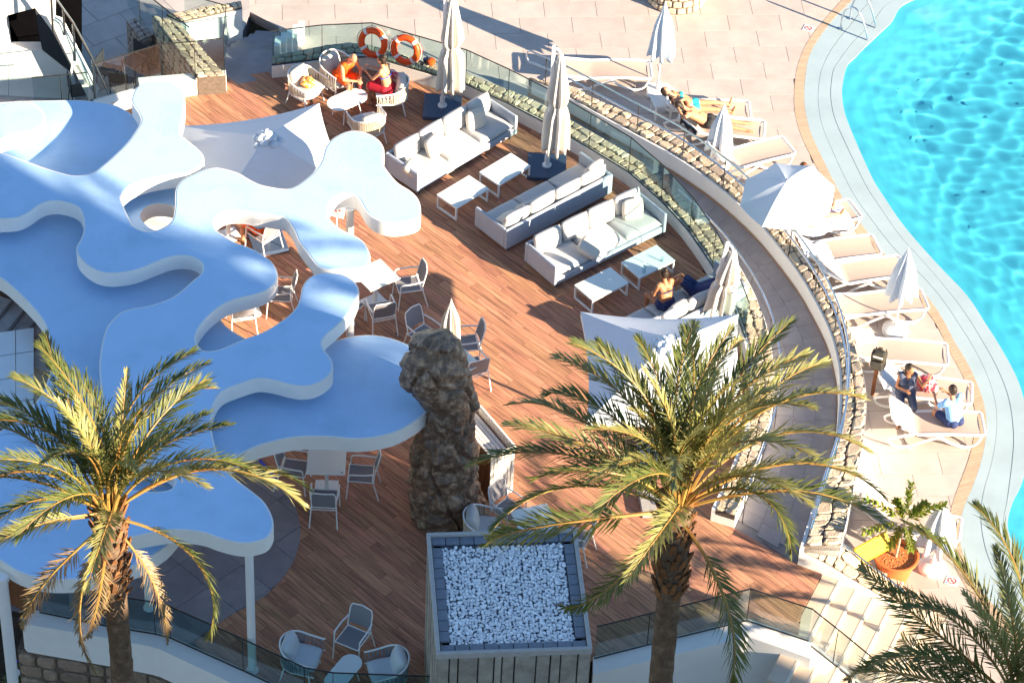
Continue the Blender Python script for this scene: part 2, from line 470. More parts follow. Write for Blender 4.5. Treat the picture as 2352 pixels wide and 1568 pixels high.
# pale tiled overflow band with two narrow gutter joints
fr = [(0, .30), (.31, .66), (.67, 1.0)]
band_under = MB().prism([xy(p) for p in copo] + [xy(p) for p in reversed(wat)], ZT - .5, ZT - .02).build('overflow_band', M('gutter_joint', (.30, .40, .46), .6, .1, 10))
tag(band_under, kind='structure')
cowav = [p + Vector((math.sin(i * .23) * .04, math.cos(i * .31) * .04, 0)) for i, p in enumerate(copo)]
for a, b in ((0, .335), (.345, .70), (.712, 1.0)):
    mk = lambda t: [copo[i].lerp(wat[i], t + (.03 * math.sin(i * .11 + 9 * t) if 0 < t < 1 else 0)) for i in range(NP)]
    MB().prism([xy(p) for p in mk(a)] + [xy(p) for p in reversed(mk(b))], ZT - .02, ZT - .003).build('band_slab', POOLBAND, band_under)
# pool basin and water
POOLFLOOR = M('turquoise_pool_tile', (.11, .72, .97), .4, .06, .9, .05, 30)
ZWAT = ZT - .024
edge = spline([at(p, None, ZT) for p in [(2680, -460), (2500, -310), (2400, -235)]], 12) + list(wat)
pool_poly = [xy(p) for p in edge] + [(22, -14), (22, 22), (10.2, 22)]
basin = MB()
nw = len(edge)
def shore(d, z):
    out = []
    for i, p in enumerate(edge):
        t = edge[min(i + 2, nw - 1)] - edge[max(i - 2, 0)]; t.normalize()
        out.append((p.x - t.y * -d * -1 if False else p.x + (-t.y) * d, p.y + t.x * d, z))
    return out
rings_ = [shore(0, ZT - .03), shore(.25, ZT - .13), shore(.7, ZT - .38), shore(1.2, ZT - .60), shore(1.7, ZT - .80)]
for ra, rb2 in zip(rings_, rings_[1:]):
    basin.add(ra + rb2, [(i, i + 1, nw + i + 1, nw + i) for i in range(nw - 1)])
basin.prism([(p[0], p[1]) for p in rings_[-1][::3]] + [(24, -14), (24, 26), (9.5, 26)], ZT - 1.2, ZT - .80)
pool_floor = basin.build('pool_basin', POOLFLOOR, smooth=True)
tag(pool_floor, kind='structure')
WATER = bpy.data.materials.new('pool_water'); WATER.use_nodes = True
nt = WATER.node_tree; nt.nodes.remove(nt.nodes['Principled BSDF'])
gl = nt.nodes.new('ShaderNodeBsdfGlass'); gl.inputs['IOR'].default_value = 1.33; gl.inputs['Roughness'].default_value = 0.0
gl.inputs['Color'].default_value = (.90, .99, 1.0, 1)
nt.links.new(gl.outputs[0], nt.nodes['Material Output'].inputs[0])
wx0, wx1, wy0, wy1 = 5.6, 21.0, -13.0, 21.5
step = .05
nx, ny = int((wx1 - wx0) / step), int((wy1 - wy0) / step)
gx, gy = np.meshgrid(np.linspace(wx0, wx1, nx), np.linspace(wy0, wy1, ny))
wr = np.random.RandomState(4)
hz = np.zeros_like(gx)
for k in range(30):
    lam = wr.uniform(.22, .85); th = R(62) + wr.normal(0, .6)
    ph = wr.uniform(0, 6.28); amp = .0028 * lam ** 1.75
    kx, ky = 2 * math.pi / lam * math.cos(th), 2 * math.pi / lam * math.sin(th)
    hz += amp * np.sin(kx * gx + ky * gy + ph + .7 * np.sin(.9 * gx + .5 * k) + .6 * np.sin(.8 * gy + k))
vs = np.stack([gx.ravel(), gy.ravel(), (ZWAT + hz).ravel()], 1)
idx = np.arange(nx * ny).reshape(ny, nx)
fs = np.stack([idx[:-1, :-1].ravel(), idx[:-1, 1:].ravel(), idx[1:, 1:].ravel(), idx[1:, :-1].ravel()], 1)
wp = np.array(pool_poly)
cxs, cys = vs[fs].mean(1)[:, 0], vs[fs].mean(1)[:, 1]
ins = np.zeros(len(fs), bool)
grown = pool_poly
for (x0, y0), (x1, y1) in zip(grown, grown[1:] + grown[:1]):
    cond = (y0 > cys) != (y1 > cys)
    if y1 != y0: ins ^= cond & (cxs < (x1 - x0) * (cys - y0) / (y1 - y0) + x0)
near = np.zeros(len(fs), bool)
ew = np.array([(p.x, p.y) for p in edge])
for e in ew: near |= (cxs - e[0]) ** 2 + (cys - e[1]) ** 2 < .012
fs = fs[ins | near]
me = bpy.data.meshes.new('pool_water')
me.from_pydata(vs.tolist(), [], fs.tolist())
me.polygons.foreach_set('use_smooth', [True] * len(me.polygons))
me.materials.append(WATER)
bm = bmesh.new(); bm.from_mesh(me)
bmesh.ops.delete(bm, geom=[v for v in bm.verts if not v.link_faces], context='VERTS'); bm.to_mesh(me); bm.free()
water = put('pool_water', me); tag(water, kind='structure')
water.cycles.is_caustics_caster = True
pool_floor.cycles.is_caustics_receiver = True
sun_data.cycles.is_caustics_light = True

# ---- wooden deck
deck_px_front = [(1888, 1317), (1842, 1404), (1832, 1468), (1718, 1431), (1485, 1486), (1362, 1516), (1000, 1610), (640, 1590), (605, 1562), (559, 1544), (392, 1469), (357, 1460), (242, 1441), (91, 1410)]
deck_poly = [xy(p) for p in Acur[::3]] + [xy(B2[-1]), xy(Ccur[-1])] + [xy(at(p)) for p in deck_px_front] + \
    [xy(at(-120, 1380)), xy(at(-120, 420)), xy(at(420, 190)), xy(at(520, 178)), xy(at(620, 165))]
slab = MB().prism(deck_poly, -.45, -.016).build('wooden_deck', M('deck_joint', (.045, .026, .02), .9, .2, 20))
tag(slab, kind='structure')
# grey stone floor area with a round edge, in front of the bar
arc_px = [(593, 1054), (636, 1100), (669, 1141), (685, 1186), (690, 1227), (679, 1276), (655, 1319), (615, 1362), (588, 1380), (512, 1423), (441, 1478)]
arc = spline([at(p) for p in arc_px], 40)
grey_poly = [xy(p) for p in arc] + [xy(at(392, 1469)), xy(at(357, 1460)), xy(at(242, 1441)), xy(at(91, 1410)), xy(at(-120, 1380)), xy(at(-120, 900)), xy(at(300, 900)), xy(at(520, 1000))]
wood_poly = [xy(p) for p in Acur[::3]] + [xy(B2[-1]), xy(Ccur[-1])] + [xy(at(p)) for p in deck_px_front[:10]] + [xy(at(441, 1478))] + \
    [xy(p) for p in reversed(arc)] + [xy(at(520, 1000)), xy(at(300, 900)), xy(at(300, 420)), xy(at(420, 190)), xy(at(520, 178)), xy(at(620, 165))]
dc = at(1150, 850)
def seen_key(c):
    return (Vector(c) - Vector((0.2, -1.5))).length
lay(wood_poly, PLANK_ANG, .205, 1.22, .006, lambda j: ((j * 7) % 10) / 10.0, 0.0, .015, 'plank', WOOD, slab, org=(dc.x, dc.y), cap=300, stuff='plank_field', key=seen_key, jz=.0012)
gf = MB().prism(grey_poly, -.30, -.004).build('stone_floor', GREYGROUT); tag(gf, kind='structure')
lay(grey_poly, R(47), .8, .8, .008, lambda j: 0.0, .008, .010, 'tile', GREYTILE, gf, org=xy(at(400, 1400)))

# ---- ramp
ramp = MB(); rv_, rf_ = [], []
for i in range(NC):
    rv_ += [(B2[i].x, B2[i].y, ramp_z(i / (NC - 1)) - .014), (Ccur[i].x, Ccur[i].y, ramp_z(i / (NC - 1)) - .014), (Ccur[i].x, Ccur[i].y, -1.0), (B2[i].x, B2[i].y, -1.0)]
for i in range(NC - 1):
    a = 4 * i
    rf_ += [(a, a + 4, a + 5, a + 1), (a + 1, a + 5, a + 6, a + 2), (a, a + 3, a + 7, a + 4)]
rf_ += [(0, 1, 2, 3), (4 * NC - 1, 4 * NC - 2, 4 * NC - 3, 4 * NC - 4)]
ramp_o = ramp.add(rv_, rf_).build('ramp', M('ramp_grout', (.22, .205, .21), .8, .1, 20)); tag(ramp_o, kind='structure')
RAMPTILE = M('ramp_tile', (.29, .265, .275), .55, .12, 2.2, .1, 30, rv=.04, col2=(.34, .315, .32), c2scale=1.5)
cells = 3
for i in range(0, NC - 3, 3):
    for k in range(cells):
        off = 1 if k % 2 else 0
        i0, i1 = min(i + off, NC - 1), min(i + 3 + off, NC - 1)
        q = []
        for ii, tt in ((i0, k / cells), (i0, (k + 1) / cells), (i1, (k + 1) / cells), (i1, k / cells)):
            p = B2[ii].lerp(Ccur[ii], tt); q.append(Vector((p.x, p.y, ramp_z(ii / (NC - 1)))))
        c = sum(q, Vector()) / 4
        q = [p + (c - p) * .012 for p in q]
        MB().add([p - c for p in q] + [p - c - Vector((0, 0, .013)) for p in q], [(3, 2, 1, 0), (4, 5, 6, 7), (0, 1, 5, 4), (1, 2, 6, 5), (2, 3, 7, 6), (3, 0, 4, 7)]).build('tile', RAMPTILE, ramp_o, loc=c)

# ---- stones on a strip between two edges
def stone_strip(ea, eb, size, parent, mt, zlift=.0, h=.05, cap=300, name='stone', gap=.10):
    """irregular stones in wandering courses between two edges"""
    L = curve_len(ea); n = max(40, int(L / .05)); pa, pb = spline(ea, n + 1), spline(eb, n + 1)
    wid = sum((a - b).length for a, b in zip(pa, pb)) / (n + 1); rows = max(1, round(wid / size))
    sd_ = rnd.uniform(0, 90)
    def line(r, u):
        if r == 0: return 0.0
        if r == rows: return 1.0
        return (r + .33 * noise.noise(Vector((u * L * 2.3, r * 7.7, sd_)))) / rows
    def P(u, v):
        u = min(max(u, 0.0), 1.0) * n; i = min(int(u), n - 1)
        return pa[i].lerp(pa[i + 1], u - i).lerp(pb[i].lerp(pb[i + 1], u - i), v)
    rest = MB(); cnt = 0; todo = []
    for r in range(rows):
        x = 0.0
        while x < L - .03:
            w = min(size * rnd.choice((.6, .8, 1.0, 1.25, 1.7)) * rnd.uniform(.85, 1.15), L - x)
            todo.append((x, w, r)); x += w
    todo.sort()
    for x, w, r in todo:
        g_ = gap * size * .5
        u0, u1 = (x + g_) / L, (x + w - g_) / L
        if u1 <= u0: continue
        gv = g_ / wid
        sl0, sl1 = rnd.uniform(-.1, .1) * size / L, rnd.uniform(-.1, .1) * size / L
        def Q(a, b):
            uu = u0 + (u1 - u0) * a + (sl0 * (1 - a) + sl1 * a) * (b - .5) * .0
            v0, v1 = line(r, uu) + gv, line(r + 1, uu) - gv
            return P(uu, v0 + (v1 - v0) * b)
        c1 = [rnd.uniform(.04, .32) for _ in range(4)]
        j = lambda: rnd.uniform(-.05, .05)
        ring = [Q(c1[0], 0), Q(1 - c1[1], 0), Q(1, c1[1]), Q(1, 1 - c1[2]), Q(1 - c1[2], 1), Q(c1[3], 1), Q(0, 1 - c1[3]), Q(0, c1[0])]
        ar = sum(p.x * q.y - q.x * p.y for p, q in zip(ring, ring[1:] + ring[:1]))
        if ar < 0: ring.reverse()
        c = sum(ring, Vector()) / 8
        hh = h * rnd.uniform(.5, 1.4)
        ins_ = [p + (c - p) * rnd.uniform(.14, .30) + Vector((0, 0, hh + rnd.uniform(-.01, .01))) for p in ring]
        mid = [p + (c - p) * .04 + Vector((0, 0, hh * .6)) for p in ring]
        vs_ = [p - c + Vector((0, 0, zlift - .02)) for p in ring] + [p - c + Vector((0, 0, zlift)) for p in mid] + [p - c + Vector((0, 0, zlift)) for p in ins_]
        fs_ = [tuple(range(16, 24))] + [(k, (k + 1) % 8, 8 + (k + 1) % 8, 8 + k) for k in range(8)] + [(8 + k, 8 + (k + 1) % 8, 16 + (k + 1) % 8, 16 + k) for k in range(8)]
        if cnt < cap: MB().add(vs_, fs_).build(name, mt, parent, loc=c)
        else: rest.add([v + c for v in vs_], fs_)
        cnt += 1
    if cnt > cap:
        o = rest.build(name + '_field', mt, parent); o['kind'] = 'stuff'
def loft_wall(ea, eb, zb, mt, name, parent=None, drop=0.0):
    """wall whose top lies between edges ea and eb, going down to zb"""
    mb = MB(); n = len(ea); vs_, fs_ = [], []
    for a, b in zip(ea, eb):
        vs_ += [(a.x, a.y, a.z - drop), (b.x, b.y, b.z - drop), (b.x, b.y, zb), (a.x, a.y, zb)]
    for i in range(n - 1):
        q = 4 * i
        fs_ += [(q, q + 1, q + 5, q + 4), (q + 1, q + 2, q + 6, q + 5), (q + 2, q + 3, q + 7, q + 6), (q + 3, q, q + 4, q + 7)]
    fs_ += [(3, 2, 1, 0), (4 * n - 4, 4 * n - 3, 4 * n - 2, 4 * n - 1)]
    return mb.add(vs_, fs_).build(name, mt, parent)

# ---- low planter wall round the deck
planter = empty('planter_wall', Acur[40] - Vector((0, 0, ZW)), 0, 'curved low white wall topped with cream stones between deck and ramp', 'wall')
def child_of(o, p):
    o.parent = p; o.matrix_parent_inverse = Matrix.Translation(p.location).inverted() if not p.rotation_euler.z else p.matrix_basis.inverted()
    return o
child_of(loft_wall(Acur, Bcur, -1.0, PLASTER, 'wall_body', drop=.03), planter)
Ain = [a.lerp(b, .16) for a, b in zip(Acur, Bcur)]
Bin = [a.lerp(b, .97) for a, b in zip(Acur, Bcur)]
child_of(loft_wall(Ain, Bin, .20, MORTAR, 'mortar_bed', drop=.022), planter)
tmp = empty('stone_holder', (0, 0, 0))
stone_strip(Ain, Bin, .17, tmp, LIME, -.022, .028, gap=.05)
for o in list(tmp.children): child_of(o, planter)
# ---- parapet between ramp and terrace
Icur = [Vector((c.x, c.y, c.z + .5)) for c in Ccur]
parapet = empty('parapet_wall', Ccur[60], 0, 'curved parapet of white plaster and rubble stone carrying twin handrails beside the pool terrace', 'wall')
child_of(loft_wall(Icur, Ocur, -1.1, PLASTER, 'wall_body', drop=.03), parapet)
Iin = [a.lerp(b, .10) for a, b in zip(Icur, Ocur)]
Oin = [a.lerp(b, .98) for a, b in zip(Icur, Ocur)]
child_of(loft_wall(Iin, Oin, -1.0, MORTAR, 'mortar_bed', drop=.02), parapet)
stone_strip(Iin, Oin, .22, tmp, LIME, -.02, .045, gap=.055)
for o in list(tmp.children): child_of(o, parapet)
# brown skirting along the ramp
sk = MB()
for i in range(NC - 1):
    a, b = Ccur[i], Ccur[i + 1]; d = (B2[i] - a); d.z = 0; d.normalize(); d *= .015
    sk.add([a + d, b + d, b + d + Vector((0, 0, .08)), a + d + Vector((0, 0, .08))], [(0, 1, 2, 3)])
child_of(sk.build('skirting', M('tan_skirting', (.36, .22, .13), .6, .1, 10)), parapet)

# ---- twin handrail on the parapet
rail_base = [a.lerp(b, .20) for a, b in zip(Icur, Ocur)]
hr = empty('handrail', rail_base[0], 0, 'long twin steel handrail curving along the stone parapet', 'handrail')
up1 = [p + Vector((0, 0, .72)) for p in rail_base]; up2 = [p + Vector((0, 0, .42)) for p in rail_base]
d0 = (up1[0] - up1[2]); d0.z = 0; d0.normalize()
uend = [up1[0] + d0 * .1 * math.sin(a) + Vector((0, 0, -.15 + .15 * math.cos(a))) for a in [math.pi * k / 6 for k in range(7)]]
child_of(MB().tube(list(reversed(up1)) + uend[1:-1] + up2, .022, 8).build('rail', CHROME, smooth=True), hr)
for i in range(3, NC, 9):
    child_of(MB().tube([rail_base[i] - Vector((0, 0, .02)), up1[i]], .014, 6).build('post', M('dark_post', (.08, .08, .09), .4, .1, 5, metal=.6), smooth=True), hr)
# lower single rail on the ramp's inner side
ir = [p.lerp(c, .07) for p, c in zip(B2, Ccur)]
irp = [Vector((p.x, p.y, ramp_z(i / (NC - 1)) + .86)) for i, p in enumerate(ir)]
hr2 = empty('handrail', irp[NC // 2] - Vector((0, 0, .86)), 0, 'single steel handrail on the planter side of the ramp', 'handrail')
child_of(MB().tube(irp[36:], .02, 8).build('rail', CHROME, smooth=True), hr2)
for i in range(40, NC, 11):
    child_of(MB().tube([Vector((ir[i].x, ir[i].y, ramp_z(i / (NC - 1)))), irp[i]], .013, 6).build('post', MATS['dark_post'], smooth=True), hr2)

# ---- glass balustrades
def balustrade(label, pts, h, cap_r=.014, seams=None, foot=True, glass=GLASS, posts=True, group='glass balustrades'):
    """pts: foot line of the glass; one pane for each stretch"""
    root = empty('glass_balustrade', pts[0], 0, label, 'balustrade', group)
    P = [Vector(p) for p in pts]
    for a, b in zip(P, P[1:]):
        d = (b - a); L = d.length; u = d / L; nrm = Vector((-u.y, u.x, 0)).normalized() * .007
        a2, b2 = a + u * .012, b - u * .012
        v = [a2 - nrm, b2 - nrm, b2 + nrm, a2 + nrm]
        child_of(MB().add(v + [p + Vector((0, 0, h)) for p in v], [(3, 2, 1, 0), (4, 5, 6, 7), (0, 1, 5, 4), (1, 2, 6, 5), (2, 3, 7, 6), (3, 0, 4, 7)]).build('pane', glass), root)
    child_of(MB().tube([p + Vector((0, 0, h + .008)) for p in P], cap_r, 6).build('top_rail', BLACKTRIM, smooth=True), root)
    if foot:
        child_of(MB().tube([p + Vector((0, 0, .012)) for p in P], .016, 6).build('foot_channel', BLACKTRIM, smooth=True), root)
    if posts:
        for p in P[1:-1]:
            child_of(MB().tube([p, p + Vector((0, 0, h))], .008, 6).build('clamp_post', BLACKTRIM), root)
    return root
ga = [a.lerp(b, .07) for a, b in zip(Acur, Bcur)]
keep = list(range(0, 107, 8))
bal = balustrade('tall glass balustrade standing on the curved planter wall behind the sofas', [ga[i] + Vector((0, 0, -.028)) for i in keep], .92)
def lineP(pxs, z): return [at(p, None, z) for p in pxs]
def resample(pts, L):
    out = [pts[0]]
    for a, b in zip(pts, pts[1:]):
        n = max(1, round((b - a).length / L))
        out += [a.lerp(b, k / n) for k in range(1, n + 1)]
    return out
fl = lineP([(91, 1406), (242, 1437), (357, 1456), (392, 1465), (559, 1540), (700, 1606), (765, 1618), (985, 1626)], .06)
balustrade('glass balustrade along the deck edge below the wavy roof', resample(fl, 1.3), .84)
frr = lineP([(1364, 1512), (1486, 1481), (1715, 1425), (1857, 1472)], .06)
balustrade('glass balustrade along the deck edge between concrete tower and steps', resample(frr, 1.6), .84)

# ---- front edge slab with white ledge
def ledge(name, label, inner_px, outer_px, z, depth, zin=None):
    a = [at(p, None, z) for p in inner_px]; b = [at(p, None, z) for p in outer_px]
    root = empty(name, a[0], 0, label, 'wall')
    child_of(loft_wall(a, b, z - depth, PLASTER, 'fascia'), root)
    return root
ledge('edge_wall', 'white fascia wall under the glass on the deck edge below the wavy roof', [(70, 1398), (91, 1402), (242, 1433), (357, 1451), (392, 1460), (559, 1535), (700, 1602), (990, 1624)], [(50, 1424), (57, 1432), (242, 1464), (345, 1484), (366, 1490), (537, 1570), (690, 1650), (990, 1680)], .05, .75)
ledge('edge_wall', 'white fascia wall under the glass between concrete tower and steps', [(1362, 1508), (1486, 1477), (1716, 1420), (1790, 1444), (1862, 1470)], [(1362, 1548), (1500, 1514), (1718, 1462), (1790, 1486), (1862, 1512)], .05, 1.6)
# rubble stone retaining walls under the deck
rw = empty('retaining_wall', at(400, 1560, -1), 0, 'rough brown rubble wall under the white fascia beside the garden', 'wall')
a_ = [at(p, None, -.75) for p in [(40, 1490), (240, 1520), (340, 1540), (520, 1620), (700, 1700)]]; b_ = [p + Vector((.05, .5, 0)) for p in a_]
child_of(loft_wall(a_, b_, -3.7, MORTAR, 'wall_core'), rw)
def stone_face(a, b, z0, z1, size, parent, mt, h=.06, out=None, cap=300):
    """rubble stones on an upright face from a to b"""
    d = Vector((b.x - a.x, b.y - a.y, 0)); L = d.length; u = d / L
    nrm = Vector((u.y, -u.x, 0)) if out is None else out
    rows = max(1, round((z1 - z0) / size))
    for r in range(rows):
        x = 0.0; zh = (z1 - z0) / rows
        while x < L - .02:
            w = min(size * rnd.uniform(.8, 1.9), L - x)
            g_ = .015; hh = h * rnd.uniform(.6, 1.3)
            c1 = [rnd.uniform(.1, .3) for _ in range(4)]
            X0, X1, Z0, Z1 = x + g_, x + w - g_, z0 + r * zh + g_, z0 + (r + 1) * zh - g_
            if X1 - X0 > .03:
                dx, dz_ = X1 - X0, Z1 - Z0
                ring = [(X0 + c1[0] * dx, Z0), (X1 - c1[1] * dx, Z0), (X1, Z0 + c1[1] * dz_), (X1, Z1 - c1[2] * dz_), (X1 - c1[2] * dx, Z1), (X0 + c1[3] * dx, Z1), (X0, Z1 - c1[3] * dz_), (X0, Z0 + c1[0] * dz_)]
                cx_, cz_ = (X0 + X1) / 2, (Z0 + Z1) / 2
                W = lambda q, o: Vector((a.x, a.y, 0)) + u * q[0] + Vector((0, 0, q[1])) + nrm * o
                c = W((cx_, cz_), 0)
                vs_ = [W(q, -.02) - c for q in ring] + [W((q[0] + (cx_ - q[0]) * .06, q[1] + (cz_ - q[1]) * .06), hh * .6) - c for q in ring] + [W((q[0] + (cx_ - q[0]) * .3, q[1] + (cz_ - q[1]) * .3), hh) - c for q in ring]
                fs_ = [tuple(range(16, 24))] + [(j, (j + 1) % 8, 8 + (j + 1) % 8, 8 + j) for j in range(8)] + [(8 + j, 8 + (j + 1) % 8, 16 + (j + 1) % 8, 16 + j) for j in range(8)]
                o = MB().add(vs_, fs_).build('stone', mt, loc=c); child_of(o, parent)
            x += w
for p, q in zip(a_, a_[1:]): stone_face(p, q, -3.4, -.8, .32, rw, GREYSTONE)
rw2 = empty('retaining_wall', at(1660, 1560, -1.6), 0, 'rough brown rubble wall under the white fascia beside the palm trunk', 'wall')
a_ = [at(p, None, -1.55) for p in [(1380, 1690), (1540, 1650), (1722, 1600)]]; b_ = [p + Vector((.05, .4, 0)) for p in a_]
child_of(loft_wall(a_, b_, -3.7, MORTAR, 'wall_core'), rw2)
for p, q in zip(a_, a_[1:]): stone_face(p, q, -3.4, -1.6, .30, rw2, GREYSTONE)

# ---- steps from the deck down to the terrace, with the stone-topped side wall
e0a, e0b = atT(3, 3, 600, 640), atT(3, 3, 430, 960)
down = Vector((0.93, -0.36, 0)).normalized()
side = (e0b - e0a); side.z = 0; sl = side.length; side.normalize()
steps = empty('stone_steps', e0a, 0, 'flight of beige stone steps leading from the deck to the pool terrace', 'steps')
STEP = M('beige_step_stone', (.60, .50, .40), .65, .06, 3, .1, 40, rv=.04)
NOSE = M('pale_step_nosing', (.76, .70, .60), .6, .05, 8)
s0 = e0a - side * .9; wlen = sl + 2.6
for k in range(7):
    z = -.114 * (k + 1)
    p0 = s0 + down * (.33 * k)
    a, b = p0, p0 + side * wlen
    q = [a, a + down * .36, b + down * .36, b]
    child_of(MB().prism([xy(v) for v in q], -1.2, z).build('tread', STEP), steps)
    n0 = a + down * .315; n1 = b + down * .315
    child_of(MB().prism([xy(v) for v in [n0, n0 + down * .045, n1 + down * .045, n1]], z, z + .006).build('nosing', NOSE), steps)
sw = empty('stair_wall', atT(3, 3, 420, 560), 0, 'sloping white stair wall topped with cream stones beside the terracotta pot', 'wall')
si_px = [(415, 440), (640, 560), (860, 690), (1080, 815), (1285, 945)]; so_px = [(540, 320), (790, 395), (990, 550), (1190, 705), (1385, 865)]
def swz(i): return .36 - .80 * i / 4
SI = spline([at(T(3, 3, *p), None, swz(i)) for i, p in enumerate(si_px)], 30)
SO = spline([at(T(3, 3, *p), None, swz(i)) for i, p in enumerate(so_px)], 30)
child_of(loft_wall(SI, SO, -1.1, PLASTER, 'wall_body', drop=.03), sw)
child_of(loft_wall([a.lerp(b, .08) for a, b in zip(SI, SO)], [a.lerp(b, .97) for a, b in zip(SI, SO)], -.9, MORTAR, 'mortar_bed', drop=.02), sw)
stone_strip([a.lerp(b, .08) for a, b in zip(SI, SO)], [a.lerp(b, .97) for a, b in zip(SI, SO)], .21, tmp, LIME, -.02, .045, gap=.055)
for o in list(tmp.children): child_of(o, sw)
swr = empty('handrail', SO[5], 0, 'slim steel rail along the stair wall beside the terracotta pot', 'handrail')
child_of(MB().tube([p.lerp(q, .9) + Vector((0, 0, .10)) for p, q in zip(SI, SO)][4:], .02, 8).build('rail', CHROME, smooth=True), swr)
for k in range(6, 30, 6):
    p = SI[k].lerp(SO[k], .9); child_of(MB().tube([p, p + Vector((0, 0, .1))], .012, 6).build('post', CHROME), swr)
gs = [atT(3, 3, 490, 1235, .0), atT(3, 3, 700, 1400, -.3), atT(3, 3, 1120, 1745, -.8), atT(3, 3, 1420, 1850, -.8)]
gs = [Vector((p.x, p.y, p.z)) for p in gs]
balustrade('glass balustrade running down beside the beige steps', gs, .9, glass=CLEARGLASS)
ledge2 = empty('edge_wall', gs[0], 0, 'low sloping white kerb under the glass beside the beige steps', 'wall')
child_of(loft_wall([p + Vector((.05, .08, .0)) for p in gs], [p + Vector((-.22, -.22, .0)) for p in gs], -2.6, PLASTER, 'fascia', drop=.01), ledge2)
bpy.data.objects.remove(tmp)
# ================================================================ wavy roof
ZU, ZL, RT = 3.35, 2.75, .33
U_px = [(-80, 235), (-20, 242), (0, 244), (16, 236), (48, 232), (73, 236), (91, 247), (103, 263), (103, 277), (94, 290), (73, 301), (35, 309), (13, 316), (-10, 325), (-40, 338), (-40, 346), (-10, 349), (12, 353), (54, 368), (107, 387), (161, 402), (185, 403), (215, 396), (242, 376), (269, 352), (296, 324), (317, 293), (324, 278), (320, 263), (306, 242), (302, 231), (304, 220), (312, 204), (328, 192), (349, 186), (376, 186), (398, 191), (414, 200), (423, 212), (425, 228), (423, 255), (418, 279), (414, 296), (415, 309), (430, 322), (451, 339), (466, 355), (469, 368), (460, 382), (443, 393), (427, 400),
 (398, 402), (349, 410), (309, 423), (285, 440), (277, 456), (281, 467), (296, 499), (306, 517), (320, 527), (344, 531), (365, 527), (387, 515), (398, 499), (402, 474), (403, 440), (411, 421), (426, 409),
 (446, 400), (470, 390), (497, 385), (524, 390), (551, 399), (578, 415), (605, 426), (655, 434), (677, 429), (701, 413), (722, 394), (738, 371), (746, 344), (755, 328), (771, 314), (798, 302), (824, 301), (851, 309), (873, 325), (883, 346), (879, 365), (884, 384), (905, 411), (918, 423), (945, 440), (961, 458), (967, 480), (963, 498), (945, 507), (911, 513), (884, 511), (857, 500), (841, 485), (832, 469), (824, 456), (811, 448), (795, 446), (776, 450), (760, 464), (753, 480), (756, 499), (768, 515), (792, 531), (816, 542), (835, 555), (848, 577), (851, 595), (843, 611), (825, 617), (800, 619), (775, 620), (752, 620), (733, 614), (720, 600), (703, 577), (687, 555), (679, 536), (669, 517), (655, 501), (642, 498), (615, 493), (590, 491), (564, 485), (532, 484), (508, 491), (494, 504), (492, 515), (497, 528), (511, 539), (537, 555), (578, 571), (602, 585), (624, 601), (636, 621), (638, 636), (631, 652), (615, 665), (588, 676), (553, 684), (521, 695), (500, 708), (478, 727), (462, 746), (452, 764), (450, 782), (457, 797), (473, 806), (500, 803), (537, 789), (564, 777), (588, 769), (615, 757), (642, 740), (666, 722), (682, 703), (690, 681), (693, 663), (703, 645), (720, 632), (744, 626), (765, 627), (787, 630), (806, 640), (819, 652), (825, 668), (822, 681), (811, 706), (792, 730), (771, 751), (749, 770), (740, 783), (741, 794), (746, 805), (757, 818), (764, 832), (765, 845), (760, 858), (744, 872), (722, 883), (695, 887), (669, 884), (642, 877), (615, 871), (589, 870), (551, 882), (511, 899), (492, 926), (485, 966), (489, 1001), (502, 1049), (521, 1081), (553, 1108), (578, 1127), (604, 1149), (618, 1170), (627, 1192), (627, 1213), (614, 1234), (591, 1243), (564, 1247), (532, 1243), (497, 1233), (470, 1223), (430, 1217), (390, 1217), (349, 1223), (309, 1231), (287, 1236), (268, 1232), (258, 1205), (266, 1155), (282, 1128), (298, 1124), (349, 1129), (390, 1124), (401, 1111), (403, 1100), (398, 1089), (381, 1076), (357, 1069), (322, 1068), (298, 1073), (278, 1066), (262, 1035), (250, 985), (237, 920), (228, 850), (233, 795), (243, 757), (253, 741), (269, 724), (285, 714), (309, 707), (336, 703), (371, 693), (398, 681), (422, 663), (443, 644), (460, 630), (466, 614), (460, 601), (443, 591), (419, 587), (390, 591), (357, 603), (322, 617), (290, 625), (255, 628), (228, 624), (204, 612), (185, 595), (176, 579), (176, 566), (185, 550), (192, 531), (192, 509), (188, 491), (180, 477), (161, 468), (134, 462), (107, 464), (86, 474), (67, 488), (40, 500), (0, 503), (-60, 505), (-120, 480), (-130, 300)]
L_px = [(-130, 300), (-100, 240), (-20, 236), (60, 232), (121, 231), (175, 230), (223, 234), (263, 241), (296, 258), (324, 278), (350, 300), (380, 330), (420, 400), (450, 470), (472, 540), (470, 590), (480, 650), (499, 715), (511, 740), (537, 762), (585, 786), (650, 800), (700, 803), (744, 791), (776, 780), (816, 771), (857, 769), (897, 776), (937, 791), (965, 808), (987, 845), (998, 885), (995, 920), (978, 947), (951, 969), (911, 991), (870, 1002), (830, 1007), (803, 1007), (763, 1003), (722, 1002), (682, 1003), (642, 1010), (615, 1017), (588, 1025), (550, 1045), (512, 1073), (480, 1100), (450, 1150), (425, 1200), (390, 1246), (363, 1267), (323, 1292), (288, 1305), (228, 1321), (188, 1328), (134, 1331), (89, 1327), (54, 1317), (27, 1304), (0, 1286), (-60, 1250), (-90, 1150), (-60, 1030), (0, 990), (30, 970), (62, 945), (95, 905), (116, 850), (117, 800), (105, 749), (86, 719), (59, 689), (32, 663), (0, 638), (-60, 610), (-110, 560), (-130, 450)]
hole_px = [(322, 500), (330, 480), (350, 469), (380, 468), (402, 476), (405, 500), (392, 520), (370, 530), (345, 525)]
